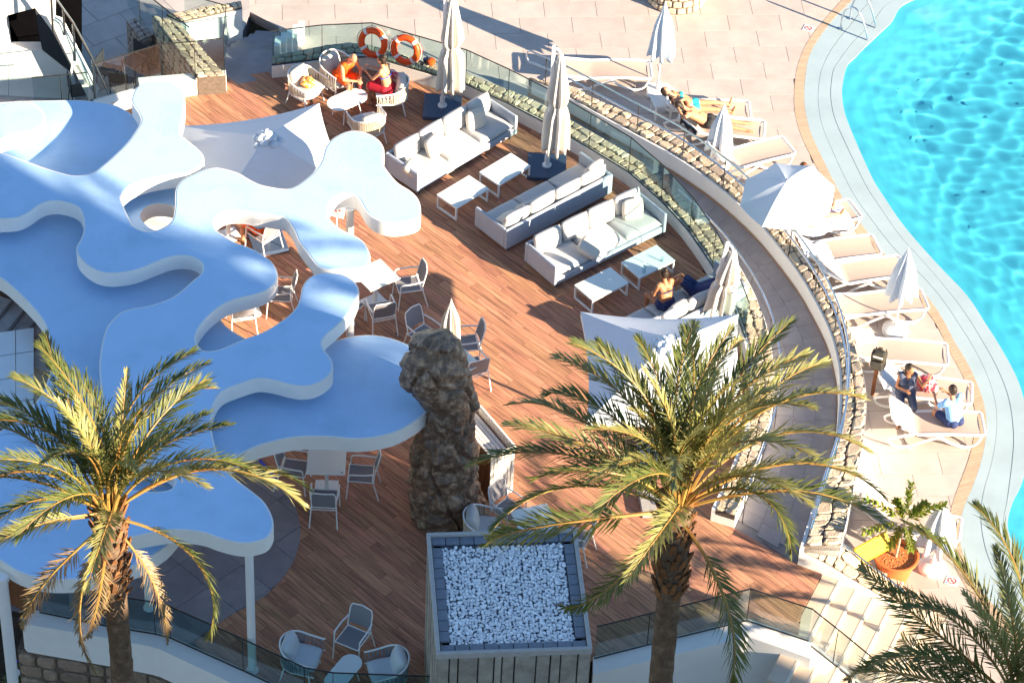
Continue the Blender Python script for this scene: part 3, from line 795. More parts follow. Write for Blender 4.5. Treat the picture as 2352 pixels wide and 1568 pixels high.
def roof(label, px, z, holes=()):
    root = empty('wavy_roof', at(px[0], None, z - RT), 0, label, 'roof')
    out = spline([at(p, None, z) for p in px], int(len(px) * 3.2), closed=True)
    hs = [[xy(p) for p in spline([at(q, None, z) for q in h], 40, closed=True)] for h in holes]
    poly = [xy(p) for p in out]
    mb = MB(); mb.prism(poly, z - RT, z - .004, hs)
    # fascia = everything below the membrane
    child_of(mb.build('fascia', RIM, smooth=True, sharp=50), root)
    # membrane lies 12 mm inside the edge
    sgn = 1 if poly_area(poly) > 0 else -1
    ins_ = []
    n = len(poly)
    for i in range(n):
        a, b = Vector(poly[i - 1]), Vector(poly[(i + 1) % n]); t = (b - a).normalized()
        ins_.append((poly[i][0] - sgn * t.y * .03, poly[i][1] + sgn * t.x * .03))
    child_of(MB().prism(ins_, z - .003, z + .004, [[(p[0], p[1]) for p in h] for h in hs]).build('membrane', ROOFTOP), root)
    return root
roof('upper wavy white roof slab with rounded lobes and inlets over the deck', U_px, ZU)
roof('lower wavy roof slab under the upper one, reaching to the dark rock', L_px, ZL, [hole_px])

# columns
def column(label, px, ztop, r=.075):
    p = at(px, None, ztop)
    root = empty('roof_column', (p.x, p.y, 0), 0, label, 'column', 'slim white roof columns')
    MB().lathe([(r, .01), (r, ztop - .02)], 20).build('shaft', WHITEMETAL, root, smooth=True)
    MB().lathe([(r * 1.5, .008), (r * 1.5, .03), (r * 1.02, .034)], 20).build('foot_plate', WHITEMETAL, root, smooth=True)
    MB().lathe([(r * 1.02, ztop - .04), (r * 1.3, ztop - .03), (r * 1.3, ztop - .004)], 20).build('cap_plate', WHITEMETAL, root, smooth=True)
column('white round column under the roof lobe beside the square white dining table', (804, 720), 3.02)
column('white round column showing in the roof inlet near the nearest sofa', (804, 478), 3.02)
column('white round column at the grey floor edge behind the front glass', (572, 1268), 3.02)
column('white round column under the roof by the round stone floor', (330, 1180), 2.42)
column('white round column behind the palm at the end of the front glass', (8, 1330), 2.42)

# bar under the roof
bar = at(372, 512, 1.12)
b = empty('bar_counter', (bar.x, bar.y, 0), 0, 'round white bar counter seen through the small roof opening', 'counter')
MB().lathe([(.75, .0), (.75, 1.06)], 40).build('base', PLASTER, b, smooth=True)
MB().lathe([(.95, 1.06), (.97, 1.08), (.97, 1.10), (.95, 1.12)], 40).build('worktop', TABLETOP, b, smooth=True)

# ================================================================ dark rock sculpture
ROCK = M('dark_rock', (.13, .082, .056), .42, .5, 9, 1.0, 18, col2=(.42, .29, .20), c2at=(.48, .70), c2scale=6, spec=.6)
rb = at(1022, 1180)
rows = [(1206, 942, 1102), (1180, 938, 1106), (1140, 936, 1106), (1100, 940, 1105), (1060, 943, 1102), (1020, 952, 1098), (980, 962, 1096), (950, 972, 1092), (925, 972, 1093), (900, 945, 1090), (870, 928, 1084), (845, 920, 1078), (815, 926, 1068), (795, 938, 1055), (780, 955, 1042), (770, 975, 1025)]
rings = []
NR = 150
zs, cxs_, rs_ = [], [], []
for y_, xl, xr in rows:
    p = on_y((xl + xr) / 2, y_, rb.y); q = on_y(xr, y_, rb.y)
    zs.append(p.z + (.0 if y_ < 1190 else -.1)); cxs_.append(p.x); rs_.append(q.x - p.x)
zs[0] = -.02
zz = np.linspace(zs[0], zs[-1] + .04, 240)
cc = np.interp(zz, zs, cxs_); rr = np.interp(zz, zs, rs_)
for z, c, r in zip(zz, cc, rr):
    top = max(0, (z - zs[-2]) / (zz[-1] - zs[-2] + 1e-6)); r *= math.sqrt(max(.0, 1 - top ** 2)) if top > 0 else 1
    ring = []
    for k in range(NR):
        a = 2 * math.pi * k / NR
        d = Vector((math.cos(a), math.sin(a) * .85, 0))
        p = Vector((c, rb.y, z)) + d * r
        q3 = Vector((p.x * 1.7, p.y * 1.7, p.z * 1.1))
        cell = noise.voronoi(q3 + Vector((noise.noise(p * 3), noise.noise(p * 3 + Vector((9, 0, 0))), 0)) * .5)[0]
        fac = (cell[1] - cell[0])
        n = noise.fractal(p * 1.2, 1.0, 2.0, 4) * .11 + min(fac, .30) * .17 - .04 + noise.fractal(p * 6, .8, 2.1, 5) * .034
        v = Vector((p.x * 1.1, p.y * 1.1, p.z * .55))
        crack = -.10 * max(0, 1 - abs(noise.noise(v * 1.3 + Vector((2, 7, 4)))) * 11)
        ring.append(p + d * (n + crack) * min(1, r * 2.5) + Vector((0, 0, noise.noise(p * 3) * .07)))
    rings.append(ring)
rock = empty('rock_sculpture', (rb.x, rb.y, 0), 0, 'tall dark brown rock standing on the deck beside the lower roof slab', 'rock')
child_of(MB().ring_loft(rings).build('rock_body', ROCK, smooth=True, sharp=24), rock)

# ================================================================ concrete tower with gravel top
ZB = 3.0
cb = [at(p, None, ZB) for p in [(979, 1222), (1325, 1211), (1360, 1489), (1003, 1501)]]   # back-left, back-right, front-right, front-left
bc = sum(cb, Vector()) / 4
ex = ((cb[1] - cb[0]) + (cb[2] - cb[3])).normalized(); ey = Vector((-ex.y, ex.x, 0))
bw = .5 * ((cb[1] - cb[0]).length + (cb[2] - cb[3]).length); bd = .5 * ((cb[0] - cb[3]).length + (cb[1] - cb[2]).length)
tower = empty('concrete_tower', (bc.x, bc.y, -3.6), math.atan2(ex.y, ex.x), 'square concrete tower with ribbed sides and a roof of white gravel', 'tower')
CONC = M('board_marked_concrete', (.36, .34, .30), .85, .2, 5, .4, 18, col2=(.25, .235, .21), c2at=(.45, .7), c2scale=3, rv=.06)
H = ZB + 3.6
MB().box((0, 0, (H - .16) / 2), (bw - .22, bd - .22, H - .16)).build('core', UNLIT, tower)  # black core puts the shade between the ribs into the colour
for fi, (wlen_, dist, ang) in enumerate(((bw, bd / 2, 0), (bd, bw / 2, R(90)), (bw, bd / 2, R(180)), (bd, bw / 2, R(270)))):
    x = -wlen_ / 2 + .02
    pat = [.20, .15, .33, .27, .13, .21, .36, .24, .17, .29]
    k = fi * 3
    while x < wlen_ / 2 - .05:
        w = min(pat[k % 10], wlen_ / 2 - .02 - x); k += 1
        m = Matrix.Rotation(ang, 4, 'Z') @ Matrix.Translation((x + w / 2, -dist + .07, (H - .14) / 2))
        MB().box((0, 0, 0), (w - .022, .11 + .03 * (k % 2), H - .14), bev=.012, mtx=m).build('rib', CONC, tower)
        x += w
lip = MB()
for sx, sy, lx, ly in ((0, -1, bw, .07), (0, 1, bw, .07), (-1, 0, .07, bd - .14), (1, 0, .07, bd - .14)):
    lip.box((sx * (bw / 2 - .035), sy * (bd / 2 - .035), H - .07), (lx, ly, .14), bev=.012)
lip.build('lip', M('pale_concrete_lip', (.40, .40, .40), .85, .12, 8, .3, 30), tower)
RIMT = M('slate_blue_rim_tile', (.17, .20, .25), .6, .15, 10, .2, 50, rv=.08)
tile_w = .235
for sx, sy in ((0, -1), (0, 1), (-1, 0), (1, 0)):
    run = (bw if sy else bd) - .15; n = round(run / tile_w)
    for i in range(n):
        t = -run / 2 + (i + .5) * run / n
        if sy: c, d = (t, sy * (bd / 2 - .16), H - .08), (run / n - .012, .17, .05)
        else:
            if abs(t) > run / 2 - .18: continue
            c, d = (sx * (bw / 2 - .16), t, H - .08), (.17, run / n - .012, .05)
        MB().box((0, 0, 0), d, bev=.008).build('rim_tile', RIMT, tower, loc=c)
MB().box((0, 0, H - .14), (bw - .48, bd - .48, .06)).build('gravel_bed', M('dark_gravel_bed', (.10, .12, .15), .9, .3, 20), tower)
GRAV = M('white_gravel', (.80, .84, .88), .75, .08, 20, .3, 40, rv=.16)
gr = MB(); gw, gd = bw - .50, bd - .50
ico = [(0, 0, 1), (.89, 0, .45), (.28, .85, .45), (-.72, .53, .45), (-.72, -.53, .45), (.28, -.85, .45), (.72, .53, -.45), (-.28, .85, -.45), (-.89, 0, -.45), (-.28, -.85, -.45), (.72, -.53, -.45), (0, 0, -1)]
icf = [(0, 1, 2), (0, 2, 3), (0, 3, 4), (0, 4, 5), (0, 5, 1), (1, 6, 2), (2, 7, 3), (3, 8, 4), (4, 9, 5), (5, 10, 1), (6, 7, 2), (7, 8, 3), (8, 9, 4), (9, 10, 5), (10, 6, 1), (11, 7, 6), (11, 8, 7), (11, 9, 8), (11, 10, 9), (11, 6, 10)]
sp = .056
for i in range(int(gw / sp)):
    for j in range(int(gd / sp)):
        for lv in range(2):
            if lv and rnd.random() < .45: continue
            p = Vector((-gw / 2 + (i + .5) * sp + rnd.uniform(-.02, .02), -gd / 2 + (j + .5) * sp + rnd.uniform(-.02, .02), H - .105 + lv * .028 + rnd.uniform(-.006, .008)))
            s_ = rnd.uniform(.022, .036)
            m = Matrix.Translation(p) @ Matrix.Rotation(rnd.uniform(0, 6.28), 4, 'Z') @ Matrix.Rotation(rnd.uniform(-.6, .6), 4, 'X') @ Matrix.Diagonal((s_ * 1.25, s_, s_ * .72, 1))
            gr.add([Vector(v) * rnd.uniform(.85, 1.1) for v in ico], icf, m)
go = gr.build('gravel', GRAV, tower); go['kind'] = 'stuff'

# ================================================================ upper left: bar building, terraces, stairs
prom = empty('promenade', at(300, 60, ZT), 0); bpy.data.objects.remove(prom)
zp = 0.0
pf = [xy(at(p, None, ZT)) for p in [(-300, -200), (560, -160), (575, 25), (520, 175), (430, 215), (200, 240), (-300, 250)]]
pr = MB().prism(pf, -1.2, ZT - .016).build('promenade_floor', GREYGROUT); tag(pr, kind='structure')
PROMT = M('promenade_tile_shade_grey', (.40, .37, .37), .6, .1, 2, .1, 30, rv=.06, col2=(.46, .43, .42), c2scale=1.4)  # greyer than the beige terrace tile: the promenade's shade is in the colour
lay(pf, R(38), .75, 1.1, .012, lambda j: .5 * (j % 2), ZT + .003, .016, 'tile', PROMT, pr, org=xy(at(300, 60)), cap=160, stuff='tile_field', key=lambda c: (Vector(c) - Vector(xy(at(280, 70)))).length)
# stone wall, two legs
ZS = .50
sa = [at(T(0, 0, *p), None, ZS) for p in [(1300, 130), (1520, 180), (1930, 640), (1690, 660)]]
swl = empty('stone_wall', at(450, 130, 0), 0, 'thick cream stone wall behind the glass at the corner of the deck', 'wall')
def stone_block(root, q, z0, z1, faces=(), size=.19, ms=LIME):
    child_of(MB().prism([xy(p) for p in q], z0, z1 - .02).build('wall_core', MORTAR), root)
    ea = [q[0].lerp(q[3], k / 10) for k in range(11)]; eb = [q[1].lerp(q[2], k / 10) for k in range(11)]
    for e in ea + eb: e.z = z1
    hold = empty('stone_holder', (0, 0, 0))
    stone_strip(ea, eb, size, hold, ms, -.02, .035, gap=.06)
    for o in list(hold.children): child_of(o, root)
    bpy.data.objects.remove(hold)
    for i in faces:
        a, b2 = q[i], q[(i + 1) % 4]
        ar = poly_area([xy(p) for p in q])
        if ar < 0: a, b2 = b2, a
        stone_face(a, b2, z0, z1 - .02, size, root, ms, .03)
stone_block(swl, sa, ZT, ZS, (3,))
sb = [at(T(0, 0, *p), None, ZS) for p in [(1420, 120), (2060, 5), (2070, 60), (1540, 178)]]
sb2 = [sb[0], sb[3], sb[2], sb[1]]
swl2 = empty('stone_wall', at(480, 30, 0), 0, 'low wall with a cream stone top and white plaster face behind the steps', 'wall')
stone_block(swl2, sb2, .0, ZS)
child_of(MB().prism([xy(p) for p in [sb[0] + Vector((0, -.02, 0)), sb[3] + Vector((.0, -.04, 0)), sb[2] + Vector((.0, -.04, 0)), sb[1]]], ZT, ZS - .06).build('plaster_body', PLASTER), swl2)
blk = [at(T(0, 0, *p), None, .1) for p in [(1080, 180), (1200, 130), (1310, 300), (1200, 345)]]
sp_ = empty('stone_pier', at(320, 90, 0), 0, 'short rough stone pier in the shade of the promenade', 'pier')
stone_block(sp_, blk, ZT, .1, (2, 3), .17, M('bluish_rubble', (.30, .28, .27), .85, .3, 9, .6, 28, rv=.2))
# white low wall behind the deck corner
q = [at(T(0, 0, *p), None, .40) for p in [(1180, 665), (1930, 600), (1935, 650), (1200, 760)]]
lw_ = empty('low_wall', q[0] - Vector((0, 0, .4)), 0, 'low white wall at the deck corner under the glass screens', 'wall')
child_of(MB().prism([xy(p) for p in q], ZT, .40).build('wall_body', PLASTER), lw_)
# the other white upstand under the glass further left
q = [at(T(0, 0, *p), None, .30) for p in [(800, 850), (1180, 745), (1195, 800), (830, 920)]]
lw2 = empty('low_wall', q[0] - Vector((0, 0, .3)), 0, 'low white upstand beside the wavy roof under the glass screen', 'wall')
child_of(MB().prism([xy(p) for p in q], ZT, .30).build('wall_body', PLASTER), lw2)
balustrade('glass screen on the white upstand in front of the black chairs', [atT(0, 0, 800, 860, .30), atT(0, 0, 1080, 775, .30), atT(0, 0, 1385, 685, .38)], .95, glass=CLEARGLASS, foot=False)
balustrade('glass screen around the end of the cream stone wall', [atT(0, 0, 1400, 685, .42), atT(0, 0, 1670, 660, .42), atT(0, 0, 1918, 632, .42), atT(0, 0, 1905, 375 + 240, .42) + Vector((-.02, 1.1, 0)), atT(0, 0, 1580, 250, .42)], .95, glass=CLEARGLASS, foot=False)
balustrade('glass screen over the promenade pier', [atT(0, 0, 1660, 590, .42) + Vector((-.1, .2, 0)), atT(0, 0, 1400, 360, .42), atT(0, 0, 1200, 200, .42), atT(0, 0, 1090, 50, .42)], .95, glass=CLEARGLASS, foot=False)
# steps at the far corner going down to the terrace
fs0 = empty('stone_steps', at(590, 120, -.4), 0, 'short shaded flight of stone steps at the far corner of the deck', 'steps')
fa, fb = at(548, 66, 0), at(640, 92, 0)
q0 = [at(T(0, 0, *p), None, 0) for p in [(1925, 400), (2330, 430), (2350, 660), (2010, 725), (1930, 640)]]
child_of(MB().prism([xy(p) for p in q0], -.6, .0).build('landing', GREYTILE), fs0)
for k in range(5):
    z = -.15 * (k + 1)
    dy = Vector((.10, .33, 0))
    p0, p1 = atT(0, 0, 1925, 405, 0) + dy * k, atT(0, 0, 2335, 425, 0) + dy * k
    child_of(MB().prism([xy(v) for v in [p0, p1, p1 + dy * 1.05, p0 + dy * 1.05]], -1.1, z).build('tread', GREYTILE), fs0)
zw = empty('stepped_wall', at(620, 60, 0), 0, 'stepped white side wall of the far steps', 'wall')
for k in range(5):
    p = atT(0, 0, 2345, 440, 0) + Vector((.10, .33, 0)) * k
    child_of(MB().box((p.x + .06, p.y + .17, -.35 - .06 * k), (.13, .36, 1.0 - .15 * k + .02)).build('wall_block', PLASTER), zw)
# bar building: white wall with dark opening at the very corner
bld = empty('bar_building', at(40, 200, 0), 0, 'white bar building with a dark angular window opening behind the roof', 'building')
BZ = 3.2
wpl = on_y(60, 200, at(60, 235, 0).y + 1.2).y
def W(px, py, dy=0): return on_y(*[c / 3.7214 for c in (px, py)], wpl + dy)
def slabquad(pts, th, name, mt):
    f = [W(*p) for p in pts]; bck = [p + Vector((0, th, 0)) for p in f]; n = len(f)
    return child_of(MB().add(f + bck, [tuple(reversed(range(n))), tuple(range(n, 2 * n))] + [(i, (i + 1) % n, n + (i + 1) % n, n + i) for i in range(n)]).build(name, mt), bld)
slabquad([(-900, -400), (460, -400), (455, 280), (300, 70), (0, 150), (-900, 160)], .35, 'upper_wall', PLASTER)
slabquad([(-900, 160), (0, 150), (40, 155), (75, 430), (70, 880), (-900, 900)], .34, 'side_wall', PLASTER)
slabquad([(75, 430), (360, 430), (600, 620), (640, 860), (75, 870)], .30, 'parapet', PLASTER)
slabquad([(300, 75), (455, 285), (600, 560), (600, 615), (360, 425), (335, 300)], .25, 'slanted_reveal', M('shade_dark_reveal', (.035, .04, .05), .7, .1, 4))  # reveal coloured dark to carry the shade of the opening
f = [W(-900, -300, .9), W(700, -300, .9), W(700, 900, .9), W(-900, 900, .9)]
child_of(MB().add(f, [(3, 2, 1, 0)]).build('unlit_interior_sheet', UNLIT), bld)  # black sheet painted as the unlit room behind the opening
# slanted white stair stringer with glass and twin rails
st = empty('stair_stringer', at(200, 230, 0), 0, 'slanting white stair stringer with a steel rail by the bar building', 'staircase')
wp2 = wpl - .5
def W2(px, py, dy=0): return on_y(px / 3.7214, py / 3.7214, wp2 + dy)
sbeam = [W2(440, 200), W2(500, 220), W2(815, 830), W2(760, 860)]
child_of(MB().add(sbeam + [p + Vector((.05, .28, 0)) for p in sbeam], [(3, 2, 1, 0), (4, 5, 6, 7), (0, 1, 5, 4), (1, 2, 6, 5), (2, 3, 7, 6), (3, 0, 4, 7)]).build('stringer', PLASTER), st)
child_of(MB().tube([W2(440, -60), W2(620, 190), W2(790, 500), W2(940, 820)], .03, 8).build('rail', CHROME, smooth=True), st)
for px_, py_, py2 in ((435, -40, 270), (540, 80, 300), (625, 210, 520), (790, 500, 850)):
    child_of(MB().tube([W2(px_, py_), W2(px_ + (py2 - py_) * .06, py2)], .025, 8).build('post', CHROME, smooth=True), st)
pn = [W2(450, 20), W2(615, 210), W2(790, 510), W2(800, 800), W2(640, 560), W2(455, 240)]
child_of(MB().add(pn + [p + Vector((0, .014, 0)) for p in pn], [tuple(reversed(range(6))), tuple(range(6, 12))]).build('pane', CLEARGLASS), st)
balustrade('low glass screen at the foot of the bar building', [atT(0, 0, 290, 905, .0), atT(0, 0, 530, 885, 0), atT(0, 0, 760, 860, 0)], .75, glass=CLEARGLASS, foot=False)

# concrete wall and glazed panels at the left, below the lower roof
cw = empty('concrete_wall', at(20, 800, 0), 0, 'weathered grey concrete wall showing beside the lower roof slab', 'wall')
q = [at(p, None, 1.9) for p in [(-120, 640), (60, 700), (120, 800), (120, 860), (-120, 760)]]
child_of(MB().prism([xy(p) for p in q], -.5, 1.9).build('wall_body', M('weathered_concrete', (.36, .37, .38), .85, .25, 3, .3, 20, col2=(.22, .21, .20), c2at=(.5, .75), c2scale=2)), cw)
for k in range(4):
    p = at(20 + 28 * k, 705 + 22 * k, 1.9); child_of(MB().box((p.x, p.y, 1.92), (.05, 1.2, .04), R(-20)).build('joint_strip', M('dark_joint', (.12, .12, .13), .8, .2, 9)), cw)
gp = empty('glazed_roof', at(20, 900, 0), 0, 'pale blue glazed panels with thin joints at the left of the lower roof', 'glazing')
PANEL = M('pale_blue_panel', (.62, .72, .80), .25, .05, 3, spec=.6)
for i in range(4):
    for j in range(4):
        q = [at(-90 + 42 * (i + a), 775 + 55 * (j + b_) - 6 * (i + a), 2.0) for a, b_ in ((.02, .02), (.98, .02), (.98, .98), (.02, .98))]
        c = sum(q, Vector()) / 4
        child_of(MB().prism([(p.x - c.x, p.y - c.y) for p in q], -.03, 0).build('panel', PANEL, loc=c), gp)
# timber slat screen under the roof corner
tsc = empty('timber_screen', at(40, 1380, 0), 0, 'screen of vertical brown timber slats under the roof corner', 'screen')
BROWN = M('brown_timber', (.20, .08, .035), .6, .2, 8, .2, 40, rv=.1)
sp0, sp1 = at(0, 1372, 0), at(75, 1410, 0)
for k in range(14):
    p = sp0.lerp(sp1, k / 13)
    child_of(MB().box((p.x, p.y, 1.1), (.045, .06, 2.2)).build('slat', BROWN), tsc)
# leaning white pole in the garden
lp = on_y(30, 1568, at(60, 1440, 0).y - 1.2)
pole = empty('garden_pole', (lp.x, lp.y, -3.6), 0, 'white pole rising from the garden beside the hanging palm frond', 'pole')
MB().lathe([(.10, 0), (.10, 6.2)], 16).build('shaft', WHITEMETAL, pole, smooth=True)
MB().lathe([(.16, 0), (.16, .05)], 16).build('foot_plate', WHITEMETAL, pole, smooth=True)
# ================================================================ furniture
def cushion_mesh(name, sx, sy, sz, mt, p=.22, n=14, sag=.0, piping=True):
    """soft box cushion: rounded square in plan, puffed in thickness"""
    mb = MB(); vs_ = []; m = n
    def prof(u): return (1 - abs(u) ** 3.2) ** .5
    for side_ in (1, -1):
        for i in range(m + 1):
            for j in range(m + 1):
                u, v = -1 + 2 * i / m, -1 + 2 * j / m
                k = 1 - .05 * (1 - u * u) * 0
                cx, cy = u * (1 - p * .25 * v * v), v * (1 - p * .25 * u * u)
                h = (prof(u) * prof(v)) ** .55
                w = noise.noise(Vector((u * 1.7 + sx * 9, v * 1.7 + sy * 7, side_))) * .10
                vs_.append((cx * sx / 2, cy * sy / 2, side_ * sz / 2 * max(.0, h * (1 + w)) + sag * (u * u + v * v)))
    s = (m + 1) ** 2; fs_ = []
    for i in range(m):
        for j in range(m):
            a = i * (m + 1) + j
            fs_ += [(a, a + m + 1, a + m + 2, a + 1), (s + a + 1, s + a + m + 2, s + a + m + 1, s + a)]
    mb.add(vs_, fs_)
    me = mb.mesh(name, mt, True, 80)
    bm = bmesh.new(); bm.from_mesh(me); bmesh.ops.remove_doubles(bm, verts=bm.verts, dist=1e-4); bm.to_mesh(me); bm.free()
    return me

SEATC = cushion_mesh('seat_cushion', .94, .80, .17, CUSHION, p=.05)
BACKC = cushion_mesh('back_cushion', .70, .46, .20, CUSHION, p=.16)
SCAT = cushion_mesh('scatter_cushion', .48, .48, .19, PILLOW, p=.34)
LEG = M('dark_sofa_leg', (.06, .06, .07), .5, .1, 8)
def sofa(label, c, rz, scat=(), backs=True, seatmat=None):
    """2.95 x 1.0 m; x along, front at -y"""
    o = empty('sofa', (c[0], c[1], 0), rz, label, 'sofa', 'long grey sofas on the deck')
    L, D, Hh, t = 2.95, 1.0, .62, .075
    MB().box((0, D / 2 - t / 2, .12 + (Hh - .12) / 2), (L, t, Hh - .12), bev=.02).build('backrest', SOFAGREY, o)
    for s in (-1, 1):
        MB().box((s * (L / 2 - t / 2), -t / 2, .12 + (Hh - .12) / 2), (t, D - t, Hh - .12), bev=.02).build('armrest', SOFAGREY, o)
    MB().box((0, -.02, .19), (L - 2 * t - .01, D - .10, .16), bev=.015).build('base', SOFAGREY, o)
    for k in (-1, 0, 1):
        put('seat_cushion', SEATC, None, o, (k * .932, -.06, .345), (0, 0, R(rnd.uniform(-.6, .6))))
    if backs:
        for k in range(4):
            x = -1.04 + k * .695 + rnd.uniform(-.015, .015)
            put('back_cushion', BACKC, None, o, (x, D / 2 - .21, .62), (R(78 + rnd.uniform(-5, 5)), R(rnd.uniform(-2, 2)), R(rnd.uniform(-3, 3))))
    for x in (-1.35, 1.35):
        for y in (-.40, .40):
            MB().box((x, y, .062), (.05, .05, .12)).build('leg', LEG, o)
    for i, (x, y, z, rx, ry, r_) in enumerate(scat):
        q = put('scatter_cushion', SCAT, None, None, None, None)
        m = Matrix.Translation(o.location) @ Matrix.Rotation(rz, 4, 'Z') @ Matrix.Translation((x, y, z)) @ Matrix.Rotation(R(r_), 4, 'Z') @ Matrix.Rotation(R(rx), 4, 'X') @ Matrix.Rotation(R(ry), 4, 'Y')
        q.matrix_world = m
        scat_list.append((label, i, q))
    return o
scat_list = []
def corners_center(pts, z): return sum((at(p, None, z) for p in pts), Vector()) / len(pts)
s1 = [T(1, 0, 1115, 1300), T(1, 0, 1390, 1480), T(1, 0, 2230, 985), T(1, 0, 1950, 825)]
c1 = corners_center(s1, .62)
s3 = [T(2, 1, 180, 690), T(2, 1, 460, 900), T(2, 1, 1400, 440), T(2, 1, 1130, 225)]
c3 = corners_center(s3, .62)
d13 = at(s1[2], None, .62) - at(s1[1], None, .62); a1 = math.atan2(d13.y, d13.x)
d3 = at(s3[2], None, .62) - at(s3[1], None, .62); a3 = math.atan2(d3.y, d3.x)
f2l, f2r = at(T(2, 1, 45, 585), None, .62), at(T(2, 1, 925, 112), None, .62)      # back edge of the sofa that faces away
d2 = f2r - f2l; a2 = math.atan2(d2.y, d2.x)
nrm2 = Vector((-math.sin(a2), math.cos(a2), 0))
c2 = (f2l + f2r) / 2 + nrm2 * .5
sofa('long grey sofa between the closed parasol with the blue base and two white coffee tables', c1, a1, [(-.55, -.02, .60, 70, 0, 14), (.72, .02, .62, 78, 4, -18), (-1.28, -.22, .50, 20, 4, 20)])
sofa('grey sofa in the middle standing back to back with another, seat in shade', c2, a2 + math.pi, [(1.15, .12, .56, 40, 0, 10), (.55, .10, .55, 46, 0, -12), (-1.2, .15, .66, 66, 0, 8)])
sofa('grey sofa facing the glass tables with the bottle, back to back with another', c3, a3, [(.98, .03, .62, 74, 6, -24), (-.42, -.30, .50, 22, 0, 30)])
c4 = c3 + (c2 - c1) + Vector((.05, -.05, 0)) - Vector((math.cos(a3), math.sin(a3), 0)) * .55
sofa4 = sofa('grey sofa under the couple, half hidden by the open square parasol', c4, a3 + math.pi, [(.2, .2, .62, 70, 0, 5)])
names = {('l', 0): 1}
sl_ = ['cream scatter cushion leaning at the middle of the sofa by the closed parasol', 'cream scatter cushion leaning near the shaded end of the sofa by the closed parasol', 'cream scatter cushion lying at the arm of the sofa by the closed parasol',
       'shaded scatter cushion lying at the near arm of the middle sofa', 'shaded scatter cushion second from the near arm of the middle sofa', 'grey scatter cushion standing at the far arm of the middle sofa',
       'cream scatter cushion leaning by the far arm of the sofa with glass tables', 'scatter cushion lying flat on the seat of the sofa with glass tables', 'pale scatter cushion behind the couple on the half hidden sofa']
for (lb, i, q), l in zip(scat_list, sl_):
    tag(q, l, 'cushion', 'scatter cushions on the sofas')

def coffee(label, c, rz):
    o = empty('coffee_table', (c[0], c[1], 0), rz, label, 'table', 'low white coffee tables')
    L, W_, h = .95, .60, .36
    MB().box((0, 0, h - .016), (L, W_, .018), bev=.006).build('table_top', TABLETOP, o)
    MB().box((0, 0, h - .045), (L - .03, W_ - .03, .035)).build('apron', WHITEMETAL, o)
    for s in (-1, 1):
        x = s * (L / 2 - .025); t = .035
        lg = MB(); lg.box((x, -W_ / 2 + .03, (h - .06) / 2), (t, t, h - .06)); lg.box((x, W_ / 2 - .03, (h - .06) / 2), (t, t, h - .06)); lg.box((x, 0, .02), (t, W_ - .06 - t, t))
        lg.build('sled_leg', WHITEMETAL, o)
for l, pts in (('white coffee table at the shaded arm of the middle sofa', [(1, 1, 1535, 265), (1, 1, 1700, 380), (1, 1, 2000, 240), (1, 1, 1835, 110)]),
               ('white coffee table beside the slate parasol base', [(1, 1, 1900, 95), (1, 1, 2070, 205), (2, 1, 240, 10), (2, 0, 75, 1300)]),
               ('white coffee table striped with shadow, no bottle on it', [(2, 1, 595, 1060), (2, 1, 770, 1170), (2, 1, 1080, 1030), (2, 1, 910, 890)]),
               ('white coffee table holding a small bottle in front of the couple', [(2, 1, 990, 860), (2, 1, 1165, 990), (2, 1, 1480, 830), (2, 1, 1310, 700)])):
    c = corners_center([T(*p) for p in pts], .36)
    coffee(l, c, a1 if 'sofa' in l or 'slate' in l else a3)
    if 'bottle in' in l:
        tb = c.copy()
BOTTLE = glass_mat('bottle_glass', (.80, .90, .92), .15)
def bottle(label, x, y, z, s=1.0, mt=None):
    o = empty('bottle', (x, y, z), 0, label, 'bottle')
    MB().lathe([(.03 * s, .002), (.034 * s, .02 * s), (.034 * s, .13 * s), (.014 * s, .18 * s), (.012 * s, .22 * s)], 12).build('glass_body', mt or BOTTLE, o, smooth=True)
    MB().lathe([(.014 * s, .22 * s), (.014 * s, .245 * s)], 10).build('cap', WHITEMETAL, o)
p = at(T(2, 1, 1200, 945), None, .36); bottle('small clear bottle on the coffee table in front of the couple', p.x, p.y, .361, 1.1)
p = at(T(2, 1, 1355, 845), None, .36)
o = empty('glass', (p.x, p.y, .361), 0, 'empty drinking glass on the coffee table in front of the couple', 'glass')
MB().lathe([(.028, .001), (.034, .11)], 12, cap=False).build('bowl', BOTTLE, o, smooth=True); MB().lathe([(.027, .001), (.027, .008)], 12).build('foot', BOTTLE, o)

